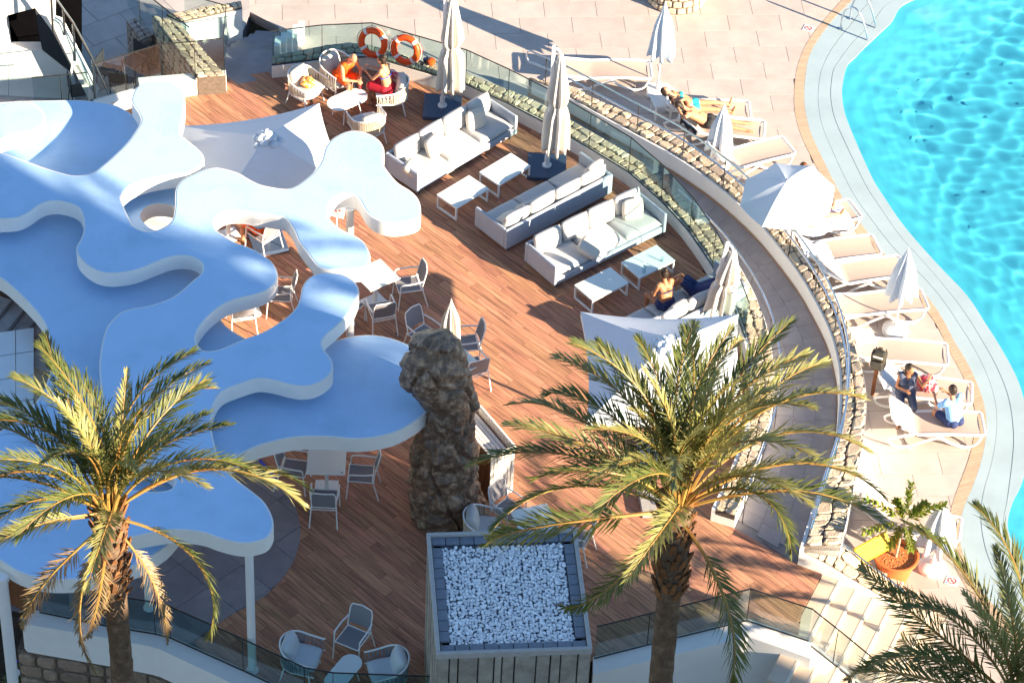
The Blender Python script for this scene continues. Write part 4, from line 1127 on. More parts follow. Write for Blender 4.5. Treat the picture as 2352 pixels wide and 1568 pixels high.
# ---- white metal armchair with grey mesh
def make_chair():
    o = empty('dining_chair', (0, 0, 0))
    w, d, sh = .54, .50, .45
    st = MB(); n = 7
    pts = [[(-.22 + .44 * i / n, -.25 + .46 * j / n, sh - .015 - .02 * math.sin(math.pi * j / n)) for i in range(n + 1)] for j in range(n + 1)]
    vs_ = [p for r in pts for p in r]; vs2 = [(x, y, z - .012) for x, y, z in vs_]
    fs_ = [(j * (n + 1) + i, j * (n + 1) + i + 1, (j + 1) * (n + 1) + i + 1, (j + 1) * (n + 1) + i) for i in range(n) for j in range(n)]
    st.add(vs_, fs_); st.add(vs2, [f[::-1] for f in fs_])
    st.build('seat', MESHGREY, o, smooth=True)
    bk = MB(); pts = []
    for j in range(n + 1):
        t = j / n; z = sh + .06 + .40 * t; y = .22 + .10 * t
        hw = .215 if t < .85 else .215 - .035 * (t - .85) / .15
        pts.append([(-hw + 2 * hw * i / n, y + .035 * math.sin(math.pi * i / n), z) for i in range(n + 1)])
    vs_ = [p for r in pts for p in r]
    bk.add(vs_, fs_); bk.add([(x, y + .012, z) for x, y, z in vs_], [f[::-1] for f in fs_])
    bk.build('backrest', MESHGREY, o, smooth=True)
    r = .013
    MB().tube([(-.225, .215, sh), (-.225, .235, sh + .10), (-.222, .30, sh + .38), (-.19, .325, sh + .46), (0, .352, sh + .475), (.19, .325, sh + .46), (.222, .30, sh + .38), (.225, .235, sh + .10), (.225, .215, sh)], r, 8).build('back_frame', WHITEMETAL, o, smooth=True)
    MB().tube([(-.225, .21, sh - .02), (-.225, -.25, sh - .01), (.225, -.25, sh - .01), (.225, .21, sh - .02)], r, 8, closed=True).build('seat_frame', WHITEMETAL, o, smooth=True)
    for s in (-1, 1):
        MB().tube([(s * .26, -.27, .0), (s * .255, -.235, .40), (s * .255, -.22, .62)], r, 8).build('leg', WHITEMETAL, o, smooth=True)
        MB().tube([(s * .26, .34, .0), (s * .235, .24, .40), (s * .235, .235, sh + .02)], r, 8).build('leg', WHITEMETAL, o, smooth=True)
        MB().tube([(s * .255, -.22, .615), (s * .262, -.19, .645), (s * .262, .05, .65), (s * .235, .25, .655)], .016, 8).build('armrest', WHITEMETAL, o, smooth=True)
    MB().tube([(-.235, .24, .40), (.235, .24, .40)], r * .8, 6).build('stretcher', WHITEMETAL, o)
    return o
chair0 = make_chair(); chair_used = [False]
def chair(label, p, face, group='white dining chairs with grey mesh'):
    """face: direction (dx, dy) the sitter looks"""
    o = chair0 if not chair_used[0] else copy_tree(chair0)
    chair_used[0] = True
    o.location = (p[0], p[1], 0.001)
    o.rotation_euler = (0, 0, math.atan2(face[1], face[0]) + math.pi / 2)
    return tag(o, label, 'chair', group)
def dtable(label, c, rz, s=.72):
    o = empty('dining_table', (c[0], c[1], 0), rz, label, 'table', 'square white dining tables')
    MB().box((0, 0, .735), (s, s, .022), bev=.008).build('table_top', TABLETOP, o)
    MB().box((0, 0, .37), (.07, .07, .70)).build('pedestal', WHITEMETAL, o)
    MB().box((0, 0, .018), (.44, .44, .022), bev=.006).build('foot_plate', WHITEMETAL, o)
    MB().box((0, 0, .712), (.30, .30, .014)).build('top_bracket', WHITEMETAL, o)
    MB().lathe([(.014, .7465), (.014, .752)], 10, c=(s / 2 - .06, -s / 2 + .06, 0)).build('table_number', BLACKTRIM, o)
    return o
t1 = corners_center([T(1, 2, 455, 985), T(1, 2, 780, 995), T(1, 2, 750, 1210), T(1, 2, 425, 1185)], .745)
dtable('square white table at the roof edge beside the round stone floor', t1, R(2))
chair('white chair left of the table at the roof edge, its back to the stone floor', (t1.x - .62, t1.y + .08), (1, -.12))
chair('white chair between the roof edge table and the dark rock', (t1.x + .66, t1.y + .02), (-1, .02))
chair('white chair seen from behind, pushed up to the roof edge table', (t1.x + .02, t1.y - .70), (0, 1))
t2 = corners_center([T(1, 1, 1055, 830), T(1, 1, 1240, 995), T(1, 1, 990, 1095), T(1, 1, 800, 935)], .745)
dtable('square white table in the sun beside the roof column', t2, R(38))
chair('white chair on the sofa side of the sunny square table', (t2.x + .66, t2.y + .12), (-1, -.30))
chair('white chair with its back to the rock at the sunny square table', (t2.x + .16, t2.y - .72), (-.35, 1))
chair('white chair half under the roof at the sunny square table', (t2.x - .50, t2.y - .62), (.6, .8))
t3 = at(1047, 830, .745)
dtable('square white table behind the rock under the small folded parasol', t3, R(40))
pc = at(T(1, 1, 1390, 1470), None, .45)
chair('white chair behind the rock with its grey back turned to the roof', (pc.x + .1, pc.y + .02), (.75, -.66))
pc = at(T(1, 1, 1800, 1540), None, .45)
chair('white chair with dark see-through back beside the folded parasol', pc, (-.97, -.2))
pc = at(T(1, 2, 1850, 290), None, .45)
chair('white chair beside the rock with its back to the slatted stand', pc, (-.45, .9))
t4 = at(1228, 1194, .745)
dtable('square white table behind the gravel-topped tower', t4, R(20))
pc = at(1166, 1168, .45)
chair('white chair beside the white slatted stand', pc, (.75, -.66))
pc = at(1322, 1232, .45)
chair('white chair mostly hidden behind the corner of the gravel-topped tower', pc, (-.9, .3))
pc = at(T(1, 3, 830, 1170), None, .45)
chair('single blue-shaded chair standing on the deck by the two tub chairs', (pc.x, pc.y), (-.42, -.9))
pc = at(T(1, 1, 205, 1120), None, .45)
chair('white chair under the roof seen edge-on through the wide opening', pc, (-1, -.05))
pc = at(T(0, 1, 2060, 1280), None, .45)
chair('white chair under the roof seen from behind through the wide opening', (pc.x, pc.y + .05), (-.3, 1))
pc_sit = at(T(1, 1, 60, 600), None, .45)
chair('white chair under the roof occupied by the person in orange shorts', (pc_sit.x, pc_sit.y), (-.75, .66))
tq = Vector((pc_sit.x - .75, pc_sit.y + .35, 0)); dtable('square white table under the roof beside the person in orange shorts', tq, R(30))
tq2 = at(T(1, 1, 40, 1040), None, .745); dtable('square white table hidden under the roof between two chairs', (tq2.x - .25, tq2.y, 0), R(20))

# ---- rope tub chairs
def tub(label, p, face, rope=ROPE, seat=CUSHION, pil=PILLOW, group='round-backed rope tub chairs', pilang=0, high=0.0, pillow=True, frame=WHITEMETAL):
    rz = math.atan2(face[1], face[0]) + math.pi / 2
    o = empty('tub_chair', (p[0], p[1], 0.001), rz, label, 'armchair', group)
    def rim(a, k=1.0):   # a from -110 to 110 deg about the back (+y)
        x = math.sin(a) * .36 * k; y = .02 + math.cos(a) * .34 * k
        if abs(a) > R(90): x = math.copysign(.36 * k, a); y = .02 - (abs(a) - R(90)) * .75
        return x, y
    As = [R(-118 + 236 * i / 40) for i in range(41)]
    hgt = lambda a: .60 + high + .16 * max(0, math.cos(a * .8)) ** 1.2
    MB().tube([(*rim(a), hgt(a)) for a in As], .017, 8).build('top_rail', frame, o, smooth=True)
    MB().tube([(*rim(a, .93), .33) for a in As], .015, 8).build('lower_rail', frame, o, smooth=True)
    ro = MB()
    for i in range(78):
        a = R(-116 + 232 * i / 77); b_ = a + R(1.0 if i % 2 else -1.0)
        x0, y0 = rim(a, .93); x1, y1 = rim(b_)
        ro.tube([(x0, y0, .33), ((x0 + x1) / 2 * 1.02, (y0 + y1) / 2 + .004, (.33 + hgt(a)) / 2), (x1, y1, hgt(a))], .0085, 4, caps=False)
    w = ro.build('rope_back', rope, o, smooth=True)
    MB().lathe([(.30, .30), (.335, .315), (.335, .335), (.30, .345)], 28).build('seat_pan', frame, o, smooth=True)
    put('seat_cushion', cushion_mesh('seat_cushion', .60, .62, .16, seat, p=.25), None, o, (0, -.04, .42))
    for sx in (-1, 1):
        for sy in (-1, 1):
            MB().tube([(sx * .25, sy * .22, .32), (sx * .31, sy * .28 + .01, .0)], .015, 8, radii=[.018, .011]).build('leg', frame, o, smooth=True)
    if pillow:
        put('back_pillow', cushion_mesh('back_pillow', .50, .42, .20, pil, p=.32), None, o, (0, .185, .62 + high * .5), (R(72), 0, R(pilang)))
    return o
SHADEROPE = M('shade_blue_rope', (.25, .28, .33), .85, .12, 40, .4, 120)  # darker, bluer copy of the rope: shade put into the colour
def otable(label, c, rz, L=.95, W_=.5, h=.42):
    o = empty('oval_table', (c[0], c[1], 0), rz, label, 'table', 'oval white side tables')
    rr = W_ / 2; hl = L / 2 - rr
    poly = [(hl + rr * math.cos(a), rr * math.sin(a)) for a in [R(-90 + 15 * k) for k in range(13)]] + [(-hl + rr * math.cos(a), rr * math.sin(a)) for a in [R(90 + 15 * k) for k in range(13)]]
    MB().prism(poly, h - .022, h).build('table_top', TABLETOP, o)
    for sx in (-1, 1):
        for sy in (-1, 1):
            MB().tube([(sx * hl * .8, sy * rr * .55, h - .022), (sx * hl * 1.15, sy * rr * .8, 0)], .012, 8).build('leg', WHITEMETAL, o, smooth=True)
    MB().tube([(-hl * .8, 0, h - .04), (hl * .8, 0, h - .04)], .01, 6).build('rail', WHITEMETAL, o)
    return o
pt = at(T(1, 0, 420, 740), None, .42); tubA = tub('beige rope tub chair holding an orange bag', (pt.x, pt.y), (.80, -.6), pilang=0)
pt2 = at(T(1, 0, 690, 640), None, .45); tubB = tub('high-backed rope tub chair with the person in orange', (pt2.x, pt2.y), (.75, -.66), high=.12)
pt3 = at(T(1, 0, 1160, 790), None, .42); tubC = tub('beige rope tub chair with the person in a bikini top and red skirt', (pt3.x, pt3.y), (-.97, -.1))
pt4 = at(T(1, 0, 960, 1060), None, .42); tubD = tub('empty beige rope tub chair seen from behind by the sofa end', (pt4.x, pt4.y), (-.45, .89))
ptb = at(T(1, 0, 780, 850), None, .45); otable('oval white table with drinks between four rope tub chairs', (ptb.x, ptb.y), R(40), .95, .52, .45)
pt5 = at(T(1, 3, 380, 1340), None, .42); tub('blue-shaded tub chair with pointed pillow left of the oval table', (pt5.x, pt5.y), (.97, -.22), SHADEROPE, M('shade_blue_cushion', (.50, .56, .62), .9, .05, 5, .25, 70), M('shade_blue_pillow', (.55, .60, .64), .9, .05, 5, .25, 70), 'shaded tub chairs by the front glass')  # cushion and pillow colours carry the blue of the shade
pt6 = at(T(1, 3, 1130, 1460), None, .42); tub('blue-shaded tub chair with pointed pillow beside the ribbed tower', (pt6.x, pt6.y), (-.95, -.3), SHADEROPE, MATS['shade_blue_cushion'], MATS['shade_blue_pillow'], 'shaded tub chairs by the front glass')
pt7 = at(T(1, 3, 745, 1470), None, .42); otable('narrow oval white table between the two shaded tub chairs', (pt7.x, pt7.y), R(62), .9, .40, .42)
pt8 = at(T(1, 3, 1880, 240), None, .42); tub('tub chair with a pale pointed pillow behind the gravel-topped tower', (pt8.x + .12, pt8.y), (1, -.05), ROPE, CUSHION, CUSHION, 'round-backed rope tub chairs')
# black chairs on the promenade
def bar_chair(label, p, face):
    o = empty('black_chair', (p[0], p[1], ZT), math.atan2(face[1], face[0]) + math.pi / 2, label, 'chair', 'black chairs behind the glass')
    MB().box((0, 0, .45), (.44, .44, .03), bev=.012).build('seat', M('black_seat', (.035, .04, .05), .5, .1, 20), o)
    MB().box((0, .21, .70), (.44, .03, .30), bev=.012).build('backrest', MATS['black_seat'], o)
    for sx in (-1, 1):
        for sy in (-1, 1): MB().tube([(sx * .19, sy * .19, .44), (sx * .22, sy * .23, 0)], .012, 6).build('leg', BLACKTRIM, o)
    for sx in (-1, 1): MB().tube([(sx * .20, .21, .44), (sx * .20, .215, .60)], .012, 6).build('back_stile', BLACKTRIM, o)
for i, (x, y, f) in enumerate(((930, 600, (1, -.3)), (1150, 520, (-.6, -.8)), (1040, 700, (.2, 1)), (680, 770, (.9, .3)))):
    pb = atT(0, 0, x, y, ZT + .45)
    bar_chair(['black chair behind the glass next to the slanting stair rail', 'black chair behind the glass in front of the stone pier', 'black chair behind the glass nearest the wavy roof', 'black chair behind the low glass at the foot of the bar building'][i], pb, f)

# ---- white slatted stand beside the rock
cbx = [at(T(1, 2, *p), None, 1.18) for p in [(1880, 655), (2215, 975), (2005, 1060), (1835, 720)]]
cx0 = at(T(1, 2, 2110, 1015), None, 1.18)
e1 = (cbx[1] - cbx[2]); wS = e1.length; e1.normalize(); eb = Vector((-e1.y, e1.x, 0))
dS = 1.35
stand = empty('slatted_stand', (cx0.x + eb.x * dS / 2, cx0.y + eb.y * dS / 2, 0), math.atan2(e1.y, e1.x), 'tall white slatted bin stand beside the dark rock', 'stand')
WHITEWOOD = M('white_painted_wood', (.76, .74, .70), .55, .05, 12, .15, 40, rv=.04)
n = 7
for k in range(n):
    x = -wS / 2 + (k + .5) * wS / n
    for y in (-dS / 2, dS / 2): MB().box((x, y, .60), (wS / n - .014, .025, 1.17), bev=.004).build('slat', WHITEWOOD, stand)
m_ = 14
for k in range(m_):
    y = -dS / 2 + .02 + (k + .5) * (dS - .04) / m_
    for x in (-wS / 2 + .013, wS / 2 - .013): MB().box((x, y, .60), (.025, (dS - .04) / m_ - .014, 1.15), bev=.004).build('slat', WHITEWOOD if x > 0 else BROWN, stand)
for k in range(5):
    x = -wS / 2 + .07 + (k + .5) * (wS - .14) / 5
    MB().box((x, 0, 1.02), ((wS - .14) / 5 - .012, dS - .08, .02), bev=.004).build('shelf_slat', WHITEWOOD, stand)
MB().box((0, 0, .98), (wS - .06, dS - .06, .03)).build('shelf_board', BROWN, stand)
for sx, sy, lx, ly in ((0, -1, wS + .02, .04), (0, 1, wS + .02, .04), (-1, 0, .04, dS - .05), (1, 0, .04, dS - .05)):
    MB().box((sx * wS / 2, sy * dS / 2, 1.195), (lx, ly, .02), bev=.004).build('top_trim', WHITEWOOD, stand)
# granite base slab by the palm
pg = at(T(2, 2, 1310, 1440), None, .12)
gb = empty('parasol_base', (pg.x, pg.y, 0), R(8), 'grey speckled granite slab with a steel stub on the sunny deck', 'parasol base')
MB().box((0, 0, .065), (.62, .62, .12), bev=.01).build('slab', SPECKLE, gb)
MB().lathe([(.05, .12), (.05, .30), (.035, .31), (.035, .42)], 14).build('stub', CHROME, gb, smooth=True)
MB().lathe([(.10, .125), (.10, .14)], 14).build('flange', CHROME, gb, smooth=True)

# ---- pool loungers
def make_lounger(back=0.0):
    o = empty('sun_lounger', (0, 0, 0))
    W_, L = .66, 1.92; z0 = .34
    hinge = .62                                   # head end at -x
    def top(s):                                    # s 0 = head, 1 = foot
        x = -L / 2 + s * L
        if s * L < hinge:
            d = hinge - s * L
            return (-L / 2 + hinge - d * math.cos(back), z0 + d * math.sin(back))
        return (x, z0 + .02 * math.sin((s * L - hinge) / (L - hinge) * math.pi))
    n = 24; vs_ = []; ny_ = 6
    for i in range(n + 1):
        x, z = top(.02 + .96 * i / n)
        for j in range(ny_ + 1):
            v = -1 + 2 * j / ny_
            vs_.append((x, v * (W_ / 2 - .035), z - .018 * (1 - v * v)))
    fs_ = [(i * (ny_ + 1) + j, (i + 1) * (ny_ + 1) + j, (i + 1) * (ny_ + 1) + j + 1, i * (ny_ + 1) + j + 1) for i in range(n) for j in range(ny_)]
    m = len(vs_)
    sl = MB(); sl.add(vs_, fs_); sl.add([(x, y, z - .008) for x, y, z in vs_], [f[::-1] for f in fs_]); sl.build('sling', SLING, o, smooth=True)
    fr_ = []
    for s in [i / 30 for i in range(31)]: fr_.append(top(s))
    r = .03
    loop = [(x, -W_ / 2, z) for x, z in fr_] + [(fr_[-1][0] + .045, -W_ / 2 + .05, fr_[-1][1]), (fr_[-1][0] + .045, W_ / 2 - .05, fr_[-1][1])] + [(x, W_ / 2, z) for x, z in reversed(fr_)] + [(fr_[0][0] - .03, W_ / 2 - .06, fr_[0][1]), (fr_[0][0] - .03, -W_ / 2 + .06, fr_[0][1])]
    MB().tube(loop, r, 8, closed=True).build('frame', PLASTIC, o, smooth=True)
    for s in (-1, 1):
        y = s * (W_ / 2 - .005)
        hx = -L / 2 + hinge
        a = spline([(L / 2 - .02, y, z0), (L / 2 - .10, y, .12), (L / 2 - .30, y, .02), (L / 2 - .62, y, .12), (.10, y, z0 - .05)], 22)
        MB().tube(a, .028, 8).build('leg', PLASTIC, o, smooth=True)
        a = spline([(.18, y, z0 - .04), (-.18, y, .16), (-.46, y, .02), (-.72, y, .02), (-.86, y, .10), (-L / 2 + .10, y, z0 - .10 if back < .3 else .22), (hx - .05, y, z0)], 24)
        MB().tube(a, .026, 8).build('leg', PLASTIC, o, smooth=True)
    MB().tube([(.1, -W_ / 2, z0 - .05), (.1, W_ / 2, z0 - .05)], .018, 6).build('crossbar', PLASTIC, o)
    return o
flat0, up0 = make_lounger(R(6)), make_lounger(R(38)); used_l = set()
def lounger(label, px, ang, raised, group='beige loungers along the pool terrace'):
    p = at(px, None, ZT + .34)
    src = up0 if raised else flat0
    o = src if raised not in used_l else copy_tree(src)
    used_l.add(raised)
    o.location = (p.x, p.y, ZT + .005); o.rotation_euler = (0, 0, R(ang))
    tag(o, label, 'sun lounger', group)
    return o
LG = {}
for key, label, px, ang, up in (
    ('a', 'lone flat beige lounger behind the closed parasol with the square base', (1392, 160), 4, False),
    ('b', 'lounger under the sunbather in the turquoise bikini', (1618, 252), 3, True),
    ('c', 'lounger under the sunbather lying face down', (1650, 290), -4, True),
    ('d', 'lounger beside the open white parasol with half its sling in shadow', (1718, 358), 26, True),
    ('e', 'lounger mostly hidden under the open white parasol', (1868, 502), 24, True),
    ('f', 'lounger with a crumpled white towel on it', (1910, 576), 16, True),
    ('g', 'empty lounger beside the one with the white towel', (1972, 624), 16, True),
    ('h', 'empty lounger beside the closed parasol with the round base', (2016, 696), 12, False),
    ('i', 'empty lounger behind the seated person in dungarees', (2062, 806), -2, False),
    ('j', 'lounger under the seated person in dungarees', (2116, 890), -6, True),
    ('k', 'lounger under the seated person in the blue shirt', (2142, 972), 3, True),
    ('l', 'lounger partly hidden behind the potted tree', (2085, 1196), -10, True)):
    LG[key] = lounger(label, px, ang, up)
# ================================================================ parasols
def folded(mb, z0, z1, r0, r1, tie=None, folds=9, seed=0, c=(0, 0), tip=.02):
    """closed canopy hanging in folds from z1 (tip) to z0"""
    rings = []; n = folds * 8
    m = 26
    for i in range(m + 1):
        t = i / m; z = z1 + (z0 - z1) * t
        r = tip + (r1 - tip) * min(1, t * 2.2) ** .7 + (r0 - r1) * t
        if tie is not None: r *= 1 - .42 * math.exp(-((t - tie) / .05) ** 2)
        ring = []
        for k in range(n):
            a = 2 * math.pi * k / n
            f = 1 + (.40 * min(1, t * 3)) * math.cos(folds * a + .8 * math.sin(3 * t + seed)) + .10 * math.sin(3 * a + seed + 2 * t)
            dz = -.05 * math.cos(folds * a) * (t > .97)
            ring.append((c[0] + r * f * math.cos(a), c[1] + r * f * math.sin(a), z + dz))
        rings.append(ring)
    mb.ring_loft(rings, True, True)
    return mb
def mast_parasol(label, base_px, seed, h=2.75, rz=0.0, lean=(.0, .0)):
    p = at(base_px, None, .10)
    o = empty('closed_parasol', (p.x, p.y, 0), rz, label, 'parasol', 'tall closed parasols with side masts')
    MB().box((0, 0, .055), (.82, .82, .09), bev=.01).build('base_slab', BASEBLUE, o)
    MB().lathe([(.10, .10), (.10, .13), (.055, .14), (.055, .34)], 16).build('socket', WHITEMETAL, o, smooth=True)
    MB().box((0, 0, .30 + h / 2), (.075, .075, h), bev=.012).build('mast', WHITEMETAL, o)
    f = folded(MB(), .62, h + .12, .23, .14, tie=.55, seed=seed, c=(.16, -.03), tip=.05)
    cnp = f.build('canopy', FABRIC, o, smooth=True, sharp=180)
    MB().tube([(0, 0, h + .26), (.10, -.02, h + .22), (.16, -.03, h + .08)], .025, 8).build('arm', WHITEMETAL, o, smooth=True)
    tz = .62 + (h + .12 - .62) * .45
    MB().lathe([(.125, tz - .02), (.13, tz), (.125, tz + .02)], 18, c=(.16, -.03, 0), cap=False).build('tie_strap', FABRIC, cnp, smooth=True)
    return o
mast_parasol('tall closed parasol on a slate base behind the end of the far sofa', (1016, 243), 1, 2.95)
mast_parasol('tall closed parasol on a slate base between two coffee tables', (1256, 380), 4, 2.95)
p3_ = mast_parasol('tall closed parasol leaning over the couple on the half hidden sofa', (1618, 745), 7, 2.0)
p3_.rotation_euler = (0, R(7), 0)

def open_square(label, c, z, s, rz, rise=.62, seed=0):
    o = empty('open_parasol', (c[0], c[1], 0), rz, label, 'parasol', 'open square parasols on the deck')
    n = 10; h = s / 2
    seams = MB()
    for f in range(4):
        a = Matrix.Rotation(R(90 * f), 4, 'Z')
        vs_, fs_ = [], []
        for i in range(n + 1):                   # i from apex to edge
            t = .10 + .90 * i / n
            for j in range(n + 1):
                u = -1 + 2 * j / n
                x, y = u * h * t, -h * t
                sag = -.10 * (1 - u * u) * t * (1 - .0) - .05 * math.sin(math.pi * t)
                edge_in = .10 * (1 - u * u) * (t ** 6)
                vs_.append((x, y + edge_in, z + rise * (1 - t) + sag * .6))
        fs_ = [(i * (n + 1) + j, (i + 1) * (n + 1) + j, (i + 1) * (n + 1) + j + 1, i * (n + 1) + j + 1) for i in range(n) for j in range(n)]
        cpn = MB().add(vs_, fs_, a).build('canopy_panel', CANVAS, o, smooth=True)
        # valance
        vl = [a @ Vector(v) for v in vs_[-(n + 1):]]
        MB().add([tuple(v) for v in vl] + [(v.x, v.y, v.z - .14) for v in vl], [(j, j + 1, n + 2 + j, n + 1 + j) for j in range(n)]).build('valance', CANVAS, cpn)
        p0 = a @ Vector((-h, -h, z - .02)); MB().tube([(0, 0, z + rise - .10), p0], .014, 6).build('rib', WHITEMETAL, o)
        q = a @ Vector((0, -h * .96, z - .08)); MB().tube([(0, 0, z + rise - .12), q], .012, 6).build('rib', WHITEMETAL, o)
    tuft = MB()
    for k in range(14):
        a = k * 2.4; rr = .05 + .018 * k
        tuft.add([(rr * math.cos(a) + q[0] * .10, rr * math.sin(a) + q[1] * .10, z + rise + .02 - rr * .5 + q[2] * .07) for q in ico], icf)
    tuft.build('gathered_vent', CANVAS, o, smooth=True, sharp=60)
    MB().lathe([(.035, .0), (.035, z + rise - .06)], 14).build('pole', WHITEMETAL, o, smooth=True)
    MB().lathe([(.03, z + rise + .02), (.03, z + rise + .10), (.01, z + rise + .13)], 10).build('finial', WHITEMETAL, o, smooth=True)
    MB().box((0, 0, .055), (.7, .7, .09), bev=.01).build('base_slab', BASEBLUE, o)
    return o
cu = at(1525, 842, 2.3); open_square('open square white parasol standing under the palm fronds', cu, 2.3, 3.0, R(3))
cu2 = at(612, 365, 2.25); d_ = at(730, 243, 2.25) - at(425, 292, 2.25)
open_square('open square white parasol behind the wavy roof lobes', cu2, 2.25, 2.95, math.atan2(d_.y, d_.x), .60)

def small_closed(label, base_px, h, tilt=(0, 0), base='round', seed=0, canvas=None, low=1.05, rbot=.23, zb=None):
    zb = ZT if zb is None else zb
    p = at(base_px, None, zb + .1)
    o = empty('closed_parasol', (p.x, p.y, zb), 0, label, 'parasol', 'small closed white parasols of the pool terrace')
    o.rotation_euler = (tilt[0], tilt[1], 0)
    if base == 'round': MB().lathe([(.27, .004), (.27, .08), (.20, .13), (.06, .16), (.05, .30)], 28).build('base', PLASTIC, o, smooth=True)
    else:
        MB().box((0, 0, .055), (.50, .50, .10), bev=.03).build('base', PLASTIC, o); MB().lathe([(.05, .10), (.045, .32)], 12).build('socket', PLASTIC, o, smooth=True)
    MB().lathe([(.02, .12), (.02, h)], 12).build('pole', WHITEMETAL, o, smooth=True)
    folded(MB(), low, h, rbot, .10, folds=8, seed=seed, tip=.012).build('canopy', canvas or CANVAS, o, smooth=True, sharp=180)
    MB().lathe([(.02, h - .02), (.008, h + .06)], 8).build('finial', PLASTIC, o)
    return o
small_closed('small closed parasol with a square base beside the lone flat lounger', (1511, 205), 2.45, base='square', seed=1)
small_closed('small closed parasol beside the sunbathers by the stone parapet', (1650, 372), 1.65, seed=3, low=.45)
small_closed('small closed parasol standing in a round white base beside an empty lounger', (2057, 752), 2.2, seed=5, low=1.0, rbot=.25)
small_closed('small closed parasol in a round white base beside the terracotta pot', (2142, 1296), 1.75, seed=8, low=.62, rbot=.30)
small_closed('small folded beige parasol rising behind the dark rock', (1030, 890), 2.35, seed=2, low=1.3, rbot=.16, canvas=FABRIC, zb=0.0)
# open round one by the pool
pu = at(1838, 428, ZT + 1.95)
o = empty('open_parasol', (pu.x, pu.y, ZT), 0, 'open round white parasol leaning over a lounger by the pool', 'parasol')
o.rotation_euler = (R(4), R(-9), R(12))
n8 = 8; Rr = 1.0; zt_ = 2.28
for k in range(n8):
    vs_ = []; m = 10
    for i in range(m + 1):
        t = i / m
        for j in range(5):
            u = j / 4; a = 2 * math.pi * (k + u) / n8
            scal = math.cos(math.pi / n8) / math.cos(math.pi / n8 * (2 * u - 1)) if t > 0 else 1
            r = Rr * t * (scal * .96 + .04)
            z = zt_ - .42 * t ** 1.5 - .035 * math.sin(math.pi * u) * t
            vs_.append((r * math.cos(a), r * math.sin(a), z))
    fs_ = [(i * 5 + j, (i + 1) * 5 + j, (i + 1) * 5 + j + 1, i * 5 + j + 1) for i in range(m) for j in range(4)]
    MB().add(vs_, fs_).build('canopy_panel', CANVAS, o, smooth=True)
    a = 2 * math.pi * k / n8
    MB().tube([(Rr * i / 8 * math.cos(a), Rr * i / 8 * math.sin(a), zt_ - .012 - .42 * (i / 8) ** 1.5) for i in range(9)], .008, 5).build('rib', WHITEMETAL, o)
MB().lathe([(.02, .1), (.02, zt_ + .04)], 12).build('pole', WHITEMETAL, o, smooth=True)
MB().lathe([(.015, zt_ + .0), (.02, zt_ + .05), (.005, zt_ + .10)], 8).build('finial', BASEBLUE, o)
MB().lathe([(.27, .004), (.27, .08), (.06, .16), (.05, .3)], 24).build('base', PLASTIC, o, smooth=True)

# ================================================================ palms
def leaf_mat(name, col, col2, tr=.25):
    return M(name, col, .5, .25, 3, .0, 40, rv=.22, hue=.02, col2=col2, c2at=(.4, .7), c2scale=2.5, spec=.45, trans=tr)
FROND = leaf_mat('palm_leaflet_green', (.085, .115, .025), (.19, .20, .06))
FRONDLIT = leaf_mat('palm_leaflet_sunlit_yellow', (.22, .23, .06), (.40, .37, .17))  # yellow stands for sun on the leaflets; young fronds share it
DEADF = leaf_mat('palm_leaflet_dry', (.22, .15, .075), (.33, .25, .14), .12)
STALK = M('palm_stalk', (.30, .20, .05), .5, .2, 5, .1, 30, col2=(.34, .15, .04), c2scale=2)
BARK = M('palm_bark', (.13, .085, .055), .9, .45, 7, 1.0, 26, col2=(.22, .16, .11), c2at=(.5, .75), c2scale=9)
BOOT = M('palm_leaf_base', (.24, .11, .045), .85, .4, 8, .6, 30, rv=.25)
def frond_mesh(L, p0, bend, mt, seed, dens=92, lf=.46, droop=.5, twist=0.0, bare=.21):
    r_ = random.Random(seed)
    mb = MB(); N = 40
    pts = [Vector((0, 0, 0))]; tang = []
    for i in range(N):
        t = (i + .5) / N; a = p0 - bend * t ** 1.5
        d = Vector((math.cos(a), .12 * math.sin(t * 3 + seed), math.sin(a))).normalized(); tang.append(d); pts.append(pts[-1] + d * L / N)
    tang.append(tang[-1])
    mb.tube(pts[::2], .02, 5, radii=[.030 * (1 - .85 * i / (len(pts[::2]) - 1)) + .003 for i in range(len(pts[::2]))])
    nst = len(mb.f)
    for k in range(dens):
        t = bare + (1 - bare) * k / (dens - 1)
        i = min(N - 1, int(t * N)); P = pts[i].lerp(pts[i + 1], t * N - i); d = tang[i]
        sidev = d.cross(Vector((0, 0, 1))); sidev.normalize(); upv = sidev.cross(d)
        for s in (-1, 1):
            if r_.random() < .09: continue
            ln = lf * (math.sin(math.pi * (.12 + .80 * t)) ** .7) * r_.uniform(.82, 1.12) * (1.0 if t < .97 else .8)
            al = R(56 - 36 * t + r_.uniform(-13, 13)); rise = R(30 + r_.uniform(-26, 26) - 14 * t)
            dr = d * math.cos(al) + (sidev * s * math.cos(rise) + upv * math.sin(rise)) * math.sin(al); dr.normalize()
            w = .0135 * r_.uniform(.8, 1.2)
            wv = dr.cross(upv); wv.normalize(); wv = (wv * .8 + upv * .35 * s).normalized() * w
            m1 = P + dr * ln * .5 + Vector((0, 0, -droop * ln * .10)); tp = P + dr * ln * .97 + Vector((0, 0, -droop * ln * r_.uniform(.16, .42)))
            mb.add([P - wv * .5, P + wv * .5, m1 + wv, m1 - wv, tp], [(0, 1, 2, 3), (3, 2, 4)])
    me = mb.mesh('frond', None, False)
    me.materials.append(STALK); me.materials.append(mt)
    me.polygons.foreach_set('material_index', [0 if i < nst else 1 for i in range(len(mb.f))])
    return me
FR = {}
